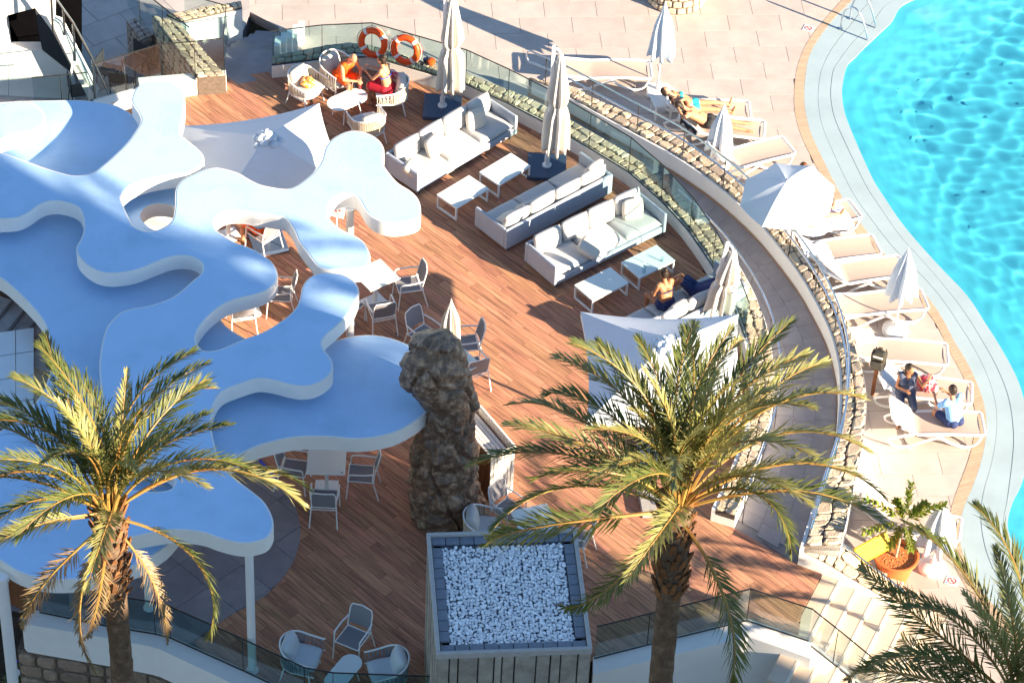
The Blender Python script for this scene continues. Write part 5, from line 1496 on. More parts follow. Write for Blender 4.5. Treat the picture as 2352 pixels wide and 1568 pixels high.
def fmesh(kind, v):
    key = (kind, v)
    if key not in FR:
        spec = {'young': (2.9, R(8), R(45), FRONDLIT, .40, .35), 'mid': (3.5, R(6), R(72), FROND, .50, .5), 'old': (3.2, R(4), R(100), FROND, .50, .75), 'sunlit': (3.4, R(6), R(85), FRONDLIT, .48, .6), 'dry': (3.0, R(0), R(50), DEADF, .42, .9)}[kind]
        L, p0, bend, mt, lf, dp = spec
        FR[key] = frond_mesh(L, p0, bend, mt, 31 + v * 7 + len(FR), lf=lf, droop=dp)
    return FR[key]
def palm(label, crown, base, fronds, scale=1.0, lean=None, rtop=.17, rbot=.16, neck=True, seed=0):
    """crown: top of the trunk; base: foot"""
    o = empty('palm_tree', base, 0, label, 'palm tree', 'tall palms around the deck')
    r_ = random.Random(seed)
    c0, c1 = Vector(base), Vector(crown); mid = (c0 + c1) / 2 + (Vector(lean) if lean else Vector())
    mid2 = c0.lerp(c1, .8) + (Vector(lean) * .5 if lean else Vector())
    path = spline([c0, mid, mid2, c1], 90)
    rings = []; n = 28
    for i, p in enumerate(path):
        t = i / 89
        r = rbot + (rtop * .85 - rbot) * t
        if neck and t > .86: r = rtop * (.85 + .45 * math.sin((t - .86) / .14 * 2.2))
        ring = []
        for k in range(n):
            a = 2 * math.pi * k / n
            s_ = .030 * (abs(math.sin(i * .9 + (k % 2) * 1.5)) - .5) + .02 * noise.noise(Vector((math.cos(a) * 3, math.sin(a) * 3, p.z * 5 + seed)))
            ring.append(p - c0 + Vector((math.cos(a), math.sin(a), 0)) * (r + s_))
        rings.append(ring)
    MB().ring_loft(rings).build('trunk', BARK, o, smooth=True, sharp=50)
    bt = MB()
    for k in range(90):
        a = k * 2.399; t = 1 - .12 * (k / 90); q = path[int(t * 89)] - c0
        d = Vector((math.cos(a), math.sin(a), 0)); r = rtop * (.95 + .25 * math.sin((t - .86) / .14 * 2.2) if t > .86 else .85)
        w = Vector((-d.y, d.x, 0)) * r_.uniform(.04, .065); l_ = r_.uniform(.12, .30)
        b0 = q + d * (r - .04); tp = q + d * (r + .07) + Vector((0, 0, l_))
        bt.add([b0 - w, b0 + w, b0 + d * .05 + w * .9 + Vector((0, 0, .02)), b0 + d * .05 - w * .9 + Vector((0, 0, .02)), tp - w * .5, tp + w * .5, tp + w * .4 + d * .025, tp - w * .4 + d * .025], [(0, 1, 5, 4), (1, 2, 6, 5), (2, 3, 7, 6), (3, 0, 4, 7), (4, 5, 6, 7), (3, 2, 1, 0)])
    bt.build('leaf_bases', BOOT, o)
    top = c1 - c0
    for i, (az, el, kind, sc) in enumerate(fronds):
        me = fmesh(kind, i % 4)
        m = Matrix.Rotation(R(az), 4, 'Z') @ Matrix.Rotation(-R(el), 4, 'Y') @ Matrix.Rotation(R(r_.uniform(-50, 50)), 4, 'X')
        f = put('frond', me, None, o)
        d = Vector((math.cos(R(az)), math.sin(R(az)), 0))
        f.matrix_basis = Matrix.Translation(top + d * rtop * .55 + Vector((0, 0, -.02 - .25 * max(0, (25 - el)) / 60))) @ m @ Matrix.Scale(sc * scale, 4)
    return o
def crown_set(n, seed, els=(88, -15), dry=0, litpart=.25, sc=1.0):
    r_ = random.Random(seed); out = []
    for i in range(n):
        t = i / (n - 1)
        el = els[0] + (els[1] - els[0]) * t ** 1.1 + r_.uniform(-7, 7)
        kind = 'young' if t < .18 else ('sunlit' if r_.random() < litpart else ('mid' if t < .6 else 'old'))
        out.append((i * 137.5 + r_.uniform(-12, 12), el, kind, sc * r_.uniform(.85, 1.08)))
    return out
PY = -15.0
crL = on_y(248, 1170, PY); bsL = on_y(285, 1640, PY)
bL = Vector((bsL.x, PY, -3.6))
frL = crown_set(26, 3, (88, 52), sc=.98) + [(18, 26, 'mid', 1.05), (8, 36, 'sunlit', 1.1), (170, 22, 'mid', 1.0), (155, 34, 'mid', 1.05), (-12, -6, 'old', .95), (195, 5, 'sunlit', .8), (205, 18, 'sunlit', .8), (-28, -42, 'dry', .85), (212, -42, 'dry', 1.0), (216, -60, 'dry', 1.05), (-95, -72, 'dry', .98), (-70, -80, 'dry', .85), (-110, -82, 'dry', .8)]
palm('tall palm in front of the wavy roof with dry fronds hanging down its trunk', crL, bL, frL, .80, (.05, 0, 0), .17, .19, seed=2)
crR = on_y(1553, 1160, PY); bsR = on_y(1480, 1600, PY)
bR = Vector((on_y(1400, 2000, PY).x, PY, -3.6))
frR = crown_set(30, 11, (88, 56), litpart=.40, sc=1.12) + [(14, 30, 'sunlit', 1.15), (30, 40, 'sunlit', 1.1), (-6, 22, 'mid', 1.1), (-48, -18, 'old', 1.2), (168, 30, 'mid', 1.1), (150, 40, 'sunlit', 1.1), (196, 8, 'old', 1.25), (186, 24, 'mid', 1.0), (228, -20, 'old', .95)]
palm('tall palm with a leaning trunk in front of the open square parasol', crR, bR, frR, .79, (.25, 0, 0), .18, .20, seed=5)
cB = on_y(2345, 1620, -10.6)
palm('palm at the pool corner with only its arching fronds in view', cB, Vector((cB.x + .3, -10.6, -3.6)), crown_set(26, 21, (84, 5), litpart=.0, sc=.95) + [(150, 30, 'mid', 1.1), (120, 55, 'mid', 1.1), (165, 12, 'old', 1.15), (100, 65, 'mid', 1.05)], 1.0, None, .18, .18, seed=9)
# palm out of view towards the sun: its fronds throw the streaks on the roof
S_ = at(330, 620, ZU); pz = Vector((S_.x, S_.y, ZU)) + Vector((SUN_AZ.x, SUN_AZ.y, math.tan(SUN_EL))) * 26
palm('tall slender palm beyond the pool corner outside the view', pz, Vector((pz.x, pz.y, -3.6)), crown_set(13, 33, (75, -20), sc=1.1), 1.0, None, .18, .2, seed=12)

S_ = at(700, 770, ZU); pz = Vector((S_.x, S_.y, ZU)) + Vector((SUN_AZ.x, SUN_AZ.y, math.tan(SUN_EL))) * 24  # unseen palm added so that its fronds shade the nearer roof lobes
palm('unseen palm added to streak the nearer roof lobes with shade', pz, Vector((pz.x, pz.y, -3.6)), crown_set(18, 35, (75, -10), sc=1.1), 1.0, None, .18, .2, seed=14)

# ================================================================ potted tree
pp = at(T(3, 3, 1240, 480), None, ZT + .62)
pot = empty('terracotta_pot', (pp.x, pp.y, ZT), 0, 'big terracotta pot of dark soil on the pool terrace', 'pot')
MB().lathe([(.27, .004), (.33, .30), (.385, .58), (.43, .60), (.435, .66), (.40, .665), (.38, .64), (.36, .60)], 40).build('pot_body', TERRA, pot, smooth=True)
MB().lathe([(.375, .55), (.375, .59)], 32).build('soil', SOIL, pot, smooth=True)
ch = MB()
for k in range(260):
    a, r = rnd.uniform(0, 6.28), .35 * math.sqrt(rnd.random()); s_ = rnd.uniform(.012, .03)
    m = Matrix.Translation((r * math.cos(a), r * math.sin(a), .595)) @ Matrix.Rotation(rnd.uniform(0, 3), 4, 'Z') @ Matrix.Diagonal((s_ * 1.4, s_, s_ * .6, 1)); ch.add(ico, icf, m)
c_ = ch.build('bark_chips', M('bark_chip', (.36, .16, .06), .9, .4, 20, rv=.3), pot); c_['kind'] = 'stuff'
tree = empty('young_tree', (pp.x, pp.y, ZT + .58), 0, 'young tree with whorled glossy leaves growing in the terracotta pot', 'tree')
MB().tube(spline([(0, 0, 0), (.02, .0, .5), (.05, .01, .95)], 14), .02, 8, radii=[.028 - .0008 * i for i in range(14)]).build('trunk', M('pale_bark', (.42, .36, .28), .8, .2, 20, .3, 40), tree, smooth=True)
LEAFG = leaf_mat('glossy_tree_leaf', (.13, .20, .02), (.30, .30, .04), .3)
for bi, (az, el, L) in enumerate(((80, 60, .72), (20, 30, .72), (160, 30, .74), (200, 12, .66), (-30, 8, .66), (-80, 10, .50), (110, 40, .45), (-120, 0, .45), (50, 15, .55))):
    d = Vector((math.cos(R(az)) * math.cos(R(el)), math.sin(R(az)) * math.cos(R(el)), math.sin(R(el))))
    s0_ = Vector((.05, .01, .88 + .02 * (bi % 3)))
    L *= 1.2
    path = [s0_ + d * L * t + Vector((0, 0, -.16 * t * t)) for t in [k / 10 for k in range(11)]]
    br = MB().tube(path, .008, 5, radii=[.010 - .0007 * i for i in range(11)]).build('branch', MATS['pale_bark'], tree)
    lv = MB()
    for k in range(46):
        t = .18 + .82 * k / 45; i = min(9, int(t * 10)); P = path[i].lerp(path[i + 1], t * 10 - i)
        a = k * 2.399; tn = (path[i + 1] - path[i]).normalized(); u = tn.orthogonal().normalized(); w = tn.cross(u)
        o_ = (u * math.cos(a) + w * math.sin(a)); dr = (o_ * .8 + tn * .6 + Vector((0, 0, .15))).normalized()
        l_ = rnd.uniform(.12, .19); wv = dr.cross(tn).normalized() * l_ * .26
        P2, P3 = P + dr * l_ * .5, P + dr * l_ + Vector((0, 0, -.02))
        lv.add([P, P2 + wv, P3, P2 - wv], [(0, 1, 2, 3)])
    lo = lv.build('leaves', LEAFG, br); lo['kind'] = 'stuff'
bd_a, bd_b = at(T(3, 3, 940, 500), None, ZT + .95), at(T(3, 3, 1250, 300), None, ZT + 1.05)
yb = empty('yellow_board', ((bd_a.x + bd_b.x) / 2, (bd_a.y + bd_b.y) / 2, ZT + .72), math.atan2(bd_b.y - bd_a.y, bd_b.x - bd_a.x), 'yellow board leaning on the terracotta pot', 'board')
mt_ = Matrix.Rotation(R(-62), 4, 'X')
MB().box((0, .0, .18), (.80, .05, .34), bev=.02, mtx=Matrix.Rotation(R(-48), 4, 'X')).build('board', YELLOW, yb)
for k in range(5):
    MB().box((-.30 + .15 * k, -.028, .18 + .05 * (k % 2)), (.10, .008, .02), mtx=Matrix.Rotation(R(-48), 4, 'X')).build('groove', M('orange_groove', (.80, .24, .01), .5, .1, 5), yb)
# round stone planter at the top edge
rp = at(1553, 20, ZT + .1)
rpl = empty('round_planter', (rp.x, rp.y + 0.55, ZT), 0, 'round cream stone planter at the far end of the terrace', 'planter')
MB().lathe([(.66, .0), (.62, .9), (.5, .9)], 32).build('core', MORTAR, rpl, smooth=True)
for r in range(5):
    k = 0; a = r * .2
    while a < 2 * math.pi + r * .2 - .1:
        w = rnd.uniform(.22, .42); rad = .645 - .008 * r
        mid_ = a + w / 2; z_ = .09 + r * .175
        m = Matrix.Rotation(mid_ - math.pi / 2, 4, 'Z') @ Matrix.Translation((0, rad, z_))
        MB().box((0, 0, 0), (rad * w - .025, .09, .155), bev=.03, mtx=m).build('stone', LIME, rpl)
        a += w
# garden plants under the front edge
PLANT = leaf_mat('garden_leaf', (.03, .07, .012), (.06, .11, .02), .2); FLW = M('blue_flower', (.05, .06, .55), .6, .1, 9)
r5 = random.Random(5)
for k, (x, y) in enumerate(((60, 1540), (110, 1520), (150, 1555), (205, 1545), (30, 1580), (320, 1560), (380, 1575), (180, 1590))):
    p = at(x, y, -2.9)
    sh = empty('garden_shrub', (p.x, p.y, -3.6), 0, ['dark shrub with blue flowers next to the white garden pole', 'plain dark shrub between the garden pole and the palm trunk', 'dark shrub with blue flowers at the foot of the rubble wall', 'plain dark shrub touching the palm trunk', 'dark shrub with blue flowers hiding the foot of the garden pole', 'plain dark shrub under the bend of the white fascia', 'dark shrub with blue flowers beyond the palm trunk', 'plain dark shrub in front of the flowering ones'][k], 'shrub', 'dark shrubs in the garden')
    lv, fl_ = MB(), MB()
    for i in range(420):
        d = Vector((r5.gauss(0, 1), r5.gauss(0, 1), abs(r5.gauss(0, 1)))).normalized(); q = Vector((d.x * .55, d.y * .55, .15 + d.z * .75)) * r5.uniform(.55, 1)
        t_ = Vector((r5.gauss(0, 1), r5.gauss(0, 1), r5.gauss(0, .6))).normalized(); w = t_.cross(d).normalized() * .03; l_ = r5.uniform(.07, .13)
        lv.add([q, q + t_ * l_ * .5 + w, q + t_ * l_, q + t_ * l_ * .5 - w], [(0, 1, 2, 3)])
        if k % 2 == 0 and i % 34 == 0: fl_.add([q * 1.06 + Vector(c) * .028 for c in ico], icf)
    lo = lv.build('leaves', PLANT, sh); lo['kind'] = 'stuff'
    MB().tube([(0, 0, 0), (.02, 0, .4), (.0, .02, .7)], .02, 6).build('stem', BARK, sh)
    if k % 2 == 0: fo = fl_.build('flowers', FLW, sh); fo['kind'] = 'stuff'
# ================================================================ people
SKIN1 = M('tan_skin', (.55, .27, .15), .5, .10, 12, .1, 60); SKIN2 = M('sun_browned_skin', (.40, .17, .085), .5, .10, 12, .1, 60); SKIN3 = M('fair_skin', (.62, .36, .24), .5, .08, 12, .1, 60)
HAIRD = M('dark_hair', (.025, .015, .01), .45, .3, 40, .4, 90); HAIRB = M('brown_hair', (.13, .045, .015), .45, .3, 40, .4, 90)
def V(*a): return Vector(a)
def cap_prim(mb, a, b, ra, rb, n=12):
    a, b = Vector(a), Vector(b); d = b - a; L = d.length
    if L < 1e-5: d = V(0, 0, 1)
    d.normalize(); u = d.orthogonal().normalized(); w = d.cross(u)
    rings = []
    for k in range(5):
        t = -math.pi / 2 + (k + .25) / 5 * math.pi / 2
        rings.append([a + d * ra * math.sin(t) + (u * math.cos(q) + w * math.sin(q)) * ra * math.cos(t) for q in [2 * math.pi * i / n for i in range(n)]])
    for k in range(5):
        t = (k + .75) / 5 * math.pi / 2 - .0
        rings.append([b + d * rb * math.sin(t) + (u * math.cos(q) + w * math.sin(q)) * rb * math.cos(t) for q in [2 * math.pi * i / n for i in range(n)]])
    mb.ring_loft(rings)
def ell_prim(mb, c, r, fwd=None, up=None, n=14):
    z = Vector(up or (0, 0, 1)).normalized(); x = Vector(fwd or (1, 0, 0)); x = (x - z * x.dot(z)).normalized(); y = z.cross(x)
    rings = []
    for k in range(9):
        t = -math.pi / 2 + (k + .5) / 9 * math.pi
        rings.append([Vector(c) + z * r[2] * math.sin(t) + (x * r[0] * math.cos(q) + y * r[1] * math.sin(q)) * math.cos(t) for q in [2 * math.pi * i / n for i in range(n)]])
    mb.ring_loft(rings)
def fuse(mb, name, mt, voxel=.011, smooth=4):
    me = bpy.data.meshes.new('t'); me.from_pydata(mb.v, [], mb.f)
    ob = bpy.data.objects.new('t', me); COL.objects.link(ob)
    m = ob.modifiers.new('r', 'REMESH'); m.mode = 'VOXEL'; m.voxel_size = voxel
    s = ob.modifiers.new('s', 'SMOOTH'); s.factor = .5; s.iterations = smooth
    dg = bpy.context.evaluated_depsgraph_get()
    res = bpy.data.meshes.new_from_object(ob.evaluated_get(dg)); res.name = name
    bpy.data.objects.remove(ob); bpy.data.meshes.remove(me)
    res.materials.clear(); res.materials.append(mt)
    res.polygons.foreach_set('use_smooth', [True] * len(res.polygons))
    return res
def hand(mb, wr, d, palm_n, s):
    """palm and five bent fingers from the wrist along d"""
    d = Vector(d).normalized(); n = (Vector(palm_n) - d * Vector(palm_n).dot(d)).normalized(); w = d.cross(n)
    c = Vector(wr) + d * .045
    for k in (-1, 0, 1): cap_prim(mb, Vector(wr) + w * .010 * k, c + d * .035 + w * .022 * k, .016, .014, 8)
    for k, l in enumerate((.062, .074, .080, .072)):
        o_ = c + d * .035 + w * (-.030 + .020 * k); m1 = o_ + d * l * .5 + n * .006; cap_prim(mb, o_, m1, .0095, .009, 8); cap_prim(mb, m1, m1 + d * l * .42 + n * .024, .009, .0075, 8)
    tb_ = Vector(wr) + d * .02 - w * .025 * s; t1 = tb_ + (d * .6 - w * s).normalized() * .045; cap_prim(mb, tb_, t1, .012, .0105, 8); cap_prim(mb, t1, t1 + (d - w * s * .3).normalized() * .034, .0105, .0085, 8)
def person(label, J, loc, rz, skin, hair, clothes=(), girl=False, hairstyle='short', group='people on the terraces', scale=1.0):
    """J: joints in the person's own frame, x forward, y left, z up"""
    J = {k: Vector(v) for k, v in J.items()}
    b = MB()
    hd = J['head']; nk = J['neck']; fwd = J.get('face', V(1, 0, 0)).normalized(); up = J.get('hup', (hd - nk)).normalized()
    tor = (J['chest'] - J['pelvis']); tl = tor.length; tu = tor / tl
    lat = (J['sL'] - J['sR']).normalized(); tf = lat.cross(tu)
    cw = .085 if girl else .10
    cap_prim(b, J['hL'], J['hR'], .105 if girl else .10, .105 if girl else .10)
    cap_prim(b, J['pelvis'], J['pelvis'] + tor * .5, .115, .10 if girl else .115)
    for s in (-1, 1):
        cap_prim(b, J['pelvis'] + lat * .05 * s, J['chest'] + lat * .075 * s, .10 if not girl else .088, cw)
        cap_prim(b, J['chest'] + lat * .08 * s, (J['sL'] if s > 0 else J['sR']) * .75 + nk * .25, .085, .052)
        if girl: ell_prim(b, J['chest'] + lat * .075 * s + tf * .075 - tu * .03, (.06, .06, .06))
        ell_prim(b, J['pelvis'] + lat * .075 * s - tf * .06 - tu * .02, (.085, .085, .085))
    cap_prim(b, J['chest'] + tu * .05, nk - tu * .03, .07, .05)
    cap_prim(b, nk - up * .04, hd - up * .06, .050, .048)
    ell_prim(b, hd, (.094, .074, .112), fwd, up); ell_prim(b, hd + fwd * .035 - up * .055, (.058, .056, .06), fwd, up)
    cap_prim(b, hd + fwd * .088 + up * .015, hd + fwd * .106 - up * .022, .010, .013, 8)
    sd = up.cross(fwd)
    for s in (-1, 1):
        ell_prim(b, hd + sd * .074 * s - up * .005, (.018, .010, .03), fwd, up)
        ell_prim(b, hd + fwd * .082 + sd * .033 * s - up * .004 + up * .018, (.012, .018, .008), fwd, up)
    ell_prim(b, hd + fwd * .086 - up * .055, (.010, .024, .008), fwd, up)
    am = .85 if girl else 1.0
    for q, s in (('L', 1), ('R', -1)):
        sh, el, wr = J['s' + q], J['e' + q], J['w' + q]
        cap_prim(b, sh, el, .052 * am, .038 * am); cap_prim(b, el, wr, .038 * am, .026 * am)
        cap_prim(b, el.lerp(wr, .15), el.lerp(wr, .4), .040 * am, .034 * am)
        hand(b, wr, J.get('hd' + q, wr - el), J.get('pn' + q, V(0, 0, -1)), s)
        hp, kn, an, to = J['h' + q], J['k' + q], J['a' + q], J['t' + q]
        cap_prim(b, hp, kn, .088, .058); cap_prim(b, kn, an, .056, .037); cap_prim(b, kn.lerp(an, .15), kn.lerp(an, .45), .058, .050)
        dn = (to - an); hl = an - dn.normalized() * .05
        cap_prim(b, hl + (an - kn).normalized() * .02, to.lerp(an, .35), .036, .034); cap_prim(b, to.lerp(an, .5), to, .036, .024)
    me = fuse(b, 'person', skin, .0105, 3)
    o = put('person', me, None, None, loc, (0, 0, rz), (scale,) * 3)
    tag(o, label, 'person', group)
    # hair
    if hairstyle != 'bald':
        h = MB(); ell_prim(h, hd - fwd * .018 + up * .022, (.096, .082, .108), fwd, up)
        ell_prim(h, hd - fwd * .05 - up * .02, (.06, .076, .085), fwd, up)
        if hairstyle == 'bun': ell_prim(h, hd - fwd * .07 + up * .10, (.05, .05, .045))
        if hairstyle == 'long':
            cap_prim(h, hd - fwd * .06, nk - tu * .10 - tf * .08, .075, .06); cap_prim(h, nk - tu * .05 - tf * .07, nk - tu * .24 - tf * .09, .07, .05)
            for s in (-1, 1): cap_prim(h, hd + sd * .06 * s - fwd * .03, nk + lat * .08 * s - tu * .08, .035, .03)
        hm = fuse(h, 'hair', hair, .009, 2); put('hair', hm, None, o)
    g = lambda p, q, t: J[p].lerp(J[q], t)
    for kind, mt in clothes:
        c = MB()
        if kind in ('tank', 'shirt', 'openback'):
            for s in (-1, 1):
                cap_prim(c, J['pelvis'] + lat * .05 * s + tu * .02, J['chest'] + lat * .078 * s, .122, cw + .020)
                cap_prim(c, J['chest'] + lat * .085 * s, (J['sL'] if s > 0 else J['sR']) * .78 + nk * .22, .10, .068)
                if girl: ell_prim(c, J['chest'] + lat * .075 * s + tf * .08 - tu * .03, (.068, .068, .066))
            cap_prim(c, J['pelvis'] + tu * .06, J['pelvis'] + tor * .5, .135, .13)
            if kind == 'shirt':
                for q in 'LR': cap_prim(c, J['s' + q], g('s' + q, 'e' + q, .62), .070, .066)
        if kind in ('shorts', 'trousers', 'briefs', 'skirt'):
            cap_prim(c, J['hL'], J['hR'], .119, .119); cap_prim(c, J['pelvis'], J['pelvis'] + tu * .05, .13, .12)
            for s in (-1, 1): ell_prim(c, J['pelvis'] + lat * .075 * s - tf * .06 - tu * .02, (.10, .098, .098))
            k = {'shorts': .72, 'trousers': 1.0, 'briefs': .10, 'skirt': .8}[kind]
            for q in 'LR':
                cap_prim(c, J['h' + q], g('h' + q, 'k' + q, k), .104 if kind != 'skirt' else .12, .086 if kind == 'shorts' else (.075 if kind == 'trousers' else (.10 if kind == 'briefs' else .11)))
                if kind == 'trousers': cap_prim(c, J['k' + q], g('k' + q, 'a' + q, .82), .076, .064)
            if kind == 'skirt': cap_prim(c, g('hL', 'kL', .4), g('hR', 'kR', .4), .10, .10); cap_prim(c, g('hL', 'kL', .8), g('hR', 'kR', .8), .09, .09)
        if kind == 'bra':
            for s in (-1, 1):
                ell_prim(c, J['chest'] + lat * .075 * s + tf * .085 - tu * .03, (.060, .060, .055))
            for s in (-1, 1):
                P_ = [J['chest'] + lat * .10 * s + tf * .08 - tu * .04, J['chest'] + lat * .185 * s - tu * .045, J['chest'] + lat * .10 * s - tf * .105 - tu * .045, J['chest'] - tf * .11 - tu * .045]
                for p_, q_ in zip(P_, P_[1:]): cap_prim(c, p_, q_, .014, .014, 8)
        nm = {'tank': 'tank_top', 'shirt': 'shirt', 'openback': 'bib', 'bra': 'bikini_top', 'briefs': 'bikini_bottom'}.get(kind, kind)
        put(nm, fuse(c, nm, mt, .011, 3), None, o)
    return o
def sit(seat=.45, lean=.10, legs=.0, spread=.14, arms='lap', girl=False, headdown=0.0, drop=None, kneex=.42, footx=.40, turn=0.0):
    h = seat + .11; dr = 0 if drop is None else drop
    sw_ = .165 if girl else .20; tl = .44
    sx, sz = math.sin(lean), math.cos(lean)
    P = V(0, 0, h); Cq = P + V(sx, 0, sz) * .36; N_ = P + V(sx, 0, sz) * .53 + V(.015, 0, 0)
    f = V(math.cos(-headdown) * math.cos(turn), math.sin(turn), math.sin(-headdown)).normalized(); hu = V(math.sin(headdown) * .8, 0, math.cos(headdown)).normalized()
    J = dict(pelvis=P, chest=Cq, neck=N_, head=N_ + hu * .155 + V(.02, 0, 0), face=f, hup=hu)
    for q, s in (('L', 1), ('R', -1)):
        J['s' + q] = P + V(sx, 0, sz) * .47 + V(0, s * sw_, 0)
        J['h' + q] = V(.02, s * .10, h - .01); J['k' + q] = V(kneex, s * spread, seat + .075 + legs)
        J['a' + q] = V(footx, s * (spread + .01), .075 - dr); J['t' + q] = V(footx + .17, s * (spread + .03), .03 - dr)
        shp = J['s' + q]
        if arms == 'lap': J['e' + q] = shp + V(.06, s * .05, -.27); J['w' + q] = V(.30, s * .12, seat + .20)
        elif arms == 'knees': J['e' + q] = V(kneex - .08, s * (spread + .09), seat + .24); J['w' + q] = V(kneex + .10, s * .06, seat + .20)
        elif arms == 'forward': J['e' + q] = shp + V(.16, s * .03, -.22); J['w' + q] = shp + V(.38, -s * .06, -.16)
        elif arms == 'side': J['e' + q] = shp + V(.0, s * .08, -.27); J['w' + q] = shp + V(.02, s * .13, -.50)
    return J
def lie(face_up=True, back=0.0, bent=(0, 0), girl=True, hinge=.25, arms='side'):
    """lying along +x from head (-x) to feet (+x) with hips at the origin, surface at z = 0"""
    s_ = 1 if face_up else -1
    cb, sb_ = math.cos(back), math.sin(back)
    def up(d, z=.0): return V(-d * cb - sb_ * z * 1, 0, d * sb_ + cb * z) if d > 0 else V(-d, 0, z)
    J = dict(pelvis=up(.0, .11), chest=up(.36, .12), neck=up(.54, .11), head=up(.70, .12), face=V(sb_ * .3, .0, s_) if face_up else V(-.2, .9, .25), hup=V(-cb, 0, sb_))
    for q, s in (('L', s_), ('R', -s_)):
        sh = .165 if girl else .20
        J['s' + q] = up(.48, .10) + V(0, s * sh, 0); J['h' + q] = V(.02, s * .09, .105)
        if arms == 'side': J['e' + q] = up(.24, .07) + V(0, s * (sh + .08), 0); J['w' + q] = V(.02, s * (sh + .10), .06)
        elif arms == 'head': J['e' + q] = up(.62, .06) + V(0, s * (sh + .14), 0); J['w' + q] = up(.80, .05) + V(0, s * .06, 0)
        b_ = bent[0] if s == s_ else bent[1]
        J['k' + q] = V(.44 - .10 * b_, s * .10, .09 + .26 * b_); J['a' + q] = V(.84 - .30 * b_, s * .12, .05); J['t' + q] = J['a' + q] + V(.05, s * .04, .16 * s_ if face_up else .02) + (V(.0, 0, 0) if face_up else V(.12, 0, -.02))
    return J
def ang(dx, dy): return math.atan2(dy, dx)
ORANGE = M('orange_cotton', (.85, .10, .005), .8, .10, 8, .3, 30); DKRED = M('dark_red_cotton', (.45, .012, .03), .8, .15, 8, .3, 30); NAVY = M('navy_fabric', (.02, .035, .12), .8, .15, 8, .3, 30)
TURQ = M('turquoise_fabric', (.02, .40, .45), .7, .1, 8); BLUEBIK = M('blue_fabric', (.03, .10, .50), .7, .1, 8); DENIM = M('grey_blue_denim', (.075, .095, .16), .85, .2, 9, .4, 60); SKYSH = M('sky_blue_shirt', (.20, .42, .75), .85, .10, 6, .5, 18)
BLACKF = M('black_fabric', (.015, .016, .02), .8, .2, 9)
person('person in an orange tank top bending forward in the high-backed rope chair', sit(.46, .52, 0, .17, 'knees', headdown=.55), (pt2.x + .10, pt2.y - .08, 0), ang(.75, -.66), SKIN1, HAIRD, [('tank', ORANGE), ('shorts', ORANGE)], hairstyle='bald')
person('person in a bikini top and red skirt turned to the person in orange', sit(.46, .22, 0, .11, 'forward', True, .15), (pt3.x - .08, pt3.y - .02, 0), ang(-.85, .42), SKIN1, HAIRD, [('bra', BLUEBIK), ('skirt', DKRED)], True, 'bun')
aw = a3 + math.pi; fwd4 = (math.sin(a3) * -1, math.cos(a3))
pw = at(T(2, 1, 1385, 1215), None, .50)
person('person with a bare back and hair bun sitting on the half hidden sofa', sit(.43, .16, 0, .16, 'lap', True, .25), (pw.x, pw.y, 0), ang(-.55, .83), SKIN2, HAIRD, [('bra', NAVY), ('briefs', NAVY)], True, 'bun')
pm = at(T(2, 1, 1600, 1095), None, .50)
Jm = lie(True, R(50), (1.0, .8), False)
person('person in dark shorts reclining with knees up beside the person with the hair bun', Jm, (pm.x + .12, pm.y - .02, .42), ang(-.95, .35), SKIN2, HAIRD, [('shorts', NAVY), ('tank', NAVY)], False, 'short')
def on_lounger(key, dx, dz, dy=0.0):
    o = LG[key]; r = o.rotation_euler.z
    return (o.location.x + dx * math.cos(r) - dy * math.sin(r), o.location.y + dx * math.sin(r) + dy * math.cos(r), o.location.z + .34 + dz), r
(lp_, r) = on_lounger('b', -.24, .0)
person('sunbather lying on their back in a turquoise bikini', lie(True, R(34), (.15, 0), True), lp_, r, SKIN1, HAIRD, [('bra', TURQ), ('briefs', TURQ)], True, 'long')
(lp_, r) = on_lounger('c', -.24, .0)
person('sunbather lying face down in black swim shorts', lie(False, R(34), (0, 0), False, arms='head'), lp_, r, SKIN1, HAIRD, [('shorts', BLACKF)], False, 'short')
(lp_, r) = on_lounger('e', -.24, .0)
person('person lying in the shade of the open round parasol', lie(True, R(34), (.3, .1), True), lp_, r, SKIN1, HAIRB, [('briefs', BLUEBIK), ('bra', BLUEBIK)], True, 'short')
ph = at(1843, 374, ZT + 1.22)
person('person with reddish brown hair showing over the open round parasol', sit(.40, .1, 0, .13, 'lap', True, .3), (ph.x, ph.y, ZT), ang(.2, -1), SKIN2, HAIRB, [('shirt', BLACKF), ('shorts', BLACKF)], True, 'long')
stool_at = (ph.x, ph.y)
pd = at(T(3, 2, 1315, 520), None, ZT + .40)
Jd = sit(.36, .06, .0, .13, 'lap', True, .15, kneex=.40, footx=.42, turn=.5)
Jd['eL'] = Jd['sL'] + V(.16, .12, -.16); Jd['wL'] = Jd['sL'] + V(.20, .22, .10); Jd['hdL'] = V(.1, .1, 1); Jd['eR'] = Jd['sR'] + V(.05, -.04, -.27); Jd['wR'] = Jd['sR'] + V(.22, .10, -.22)
person('person with long dark hair in grey-blue dungarees sitting with one hand raised', Jd, (pd.x, pd.y, ZT), ang(.05, -1), SKIN2, HAIRD, [('trousers', DENIM), ('openback', DENIM)], True, 'long')
ps = at(T(3, 2, 1735, 770), None, ZT + .40)
person('person in a sky blue shirt seated on the foot of a lounger, back turned', sit(.36, .30, 0, .15, 'forward', False, .15), (ps.x, ps.y, ZT), ang(-.55, .83), SKIN1, HAIRD, [('shirt', SKYSH), ('shorts', NAVY)], False, 'short')
person('person in orange shorts and blue shirt sitting under the wavy roof', sit(.45, .15, 0, .15, 'lap', False, .2), (pc_sit.x - .03, pc_sit.y + .03, 0), ang(-.75, .66), SKIN1, HAIRD, [('shirt', SKYSH), ('shorts', ORANGE)], False, 'short')

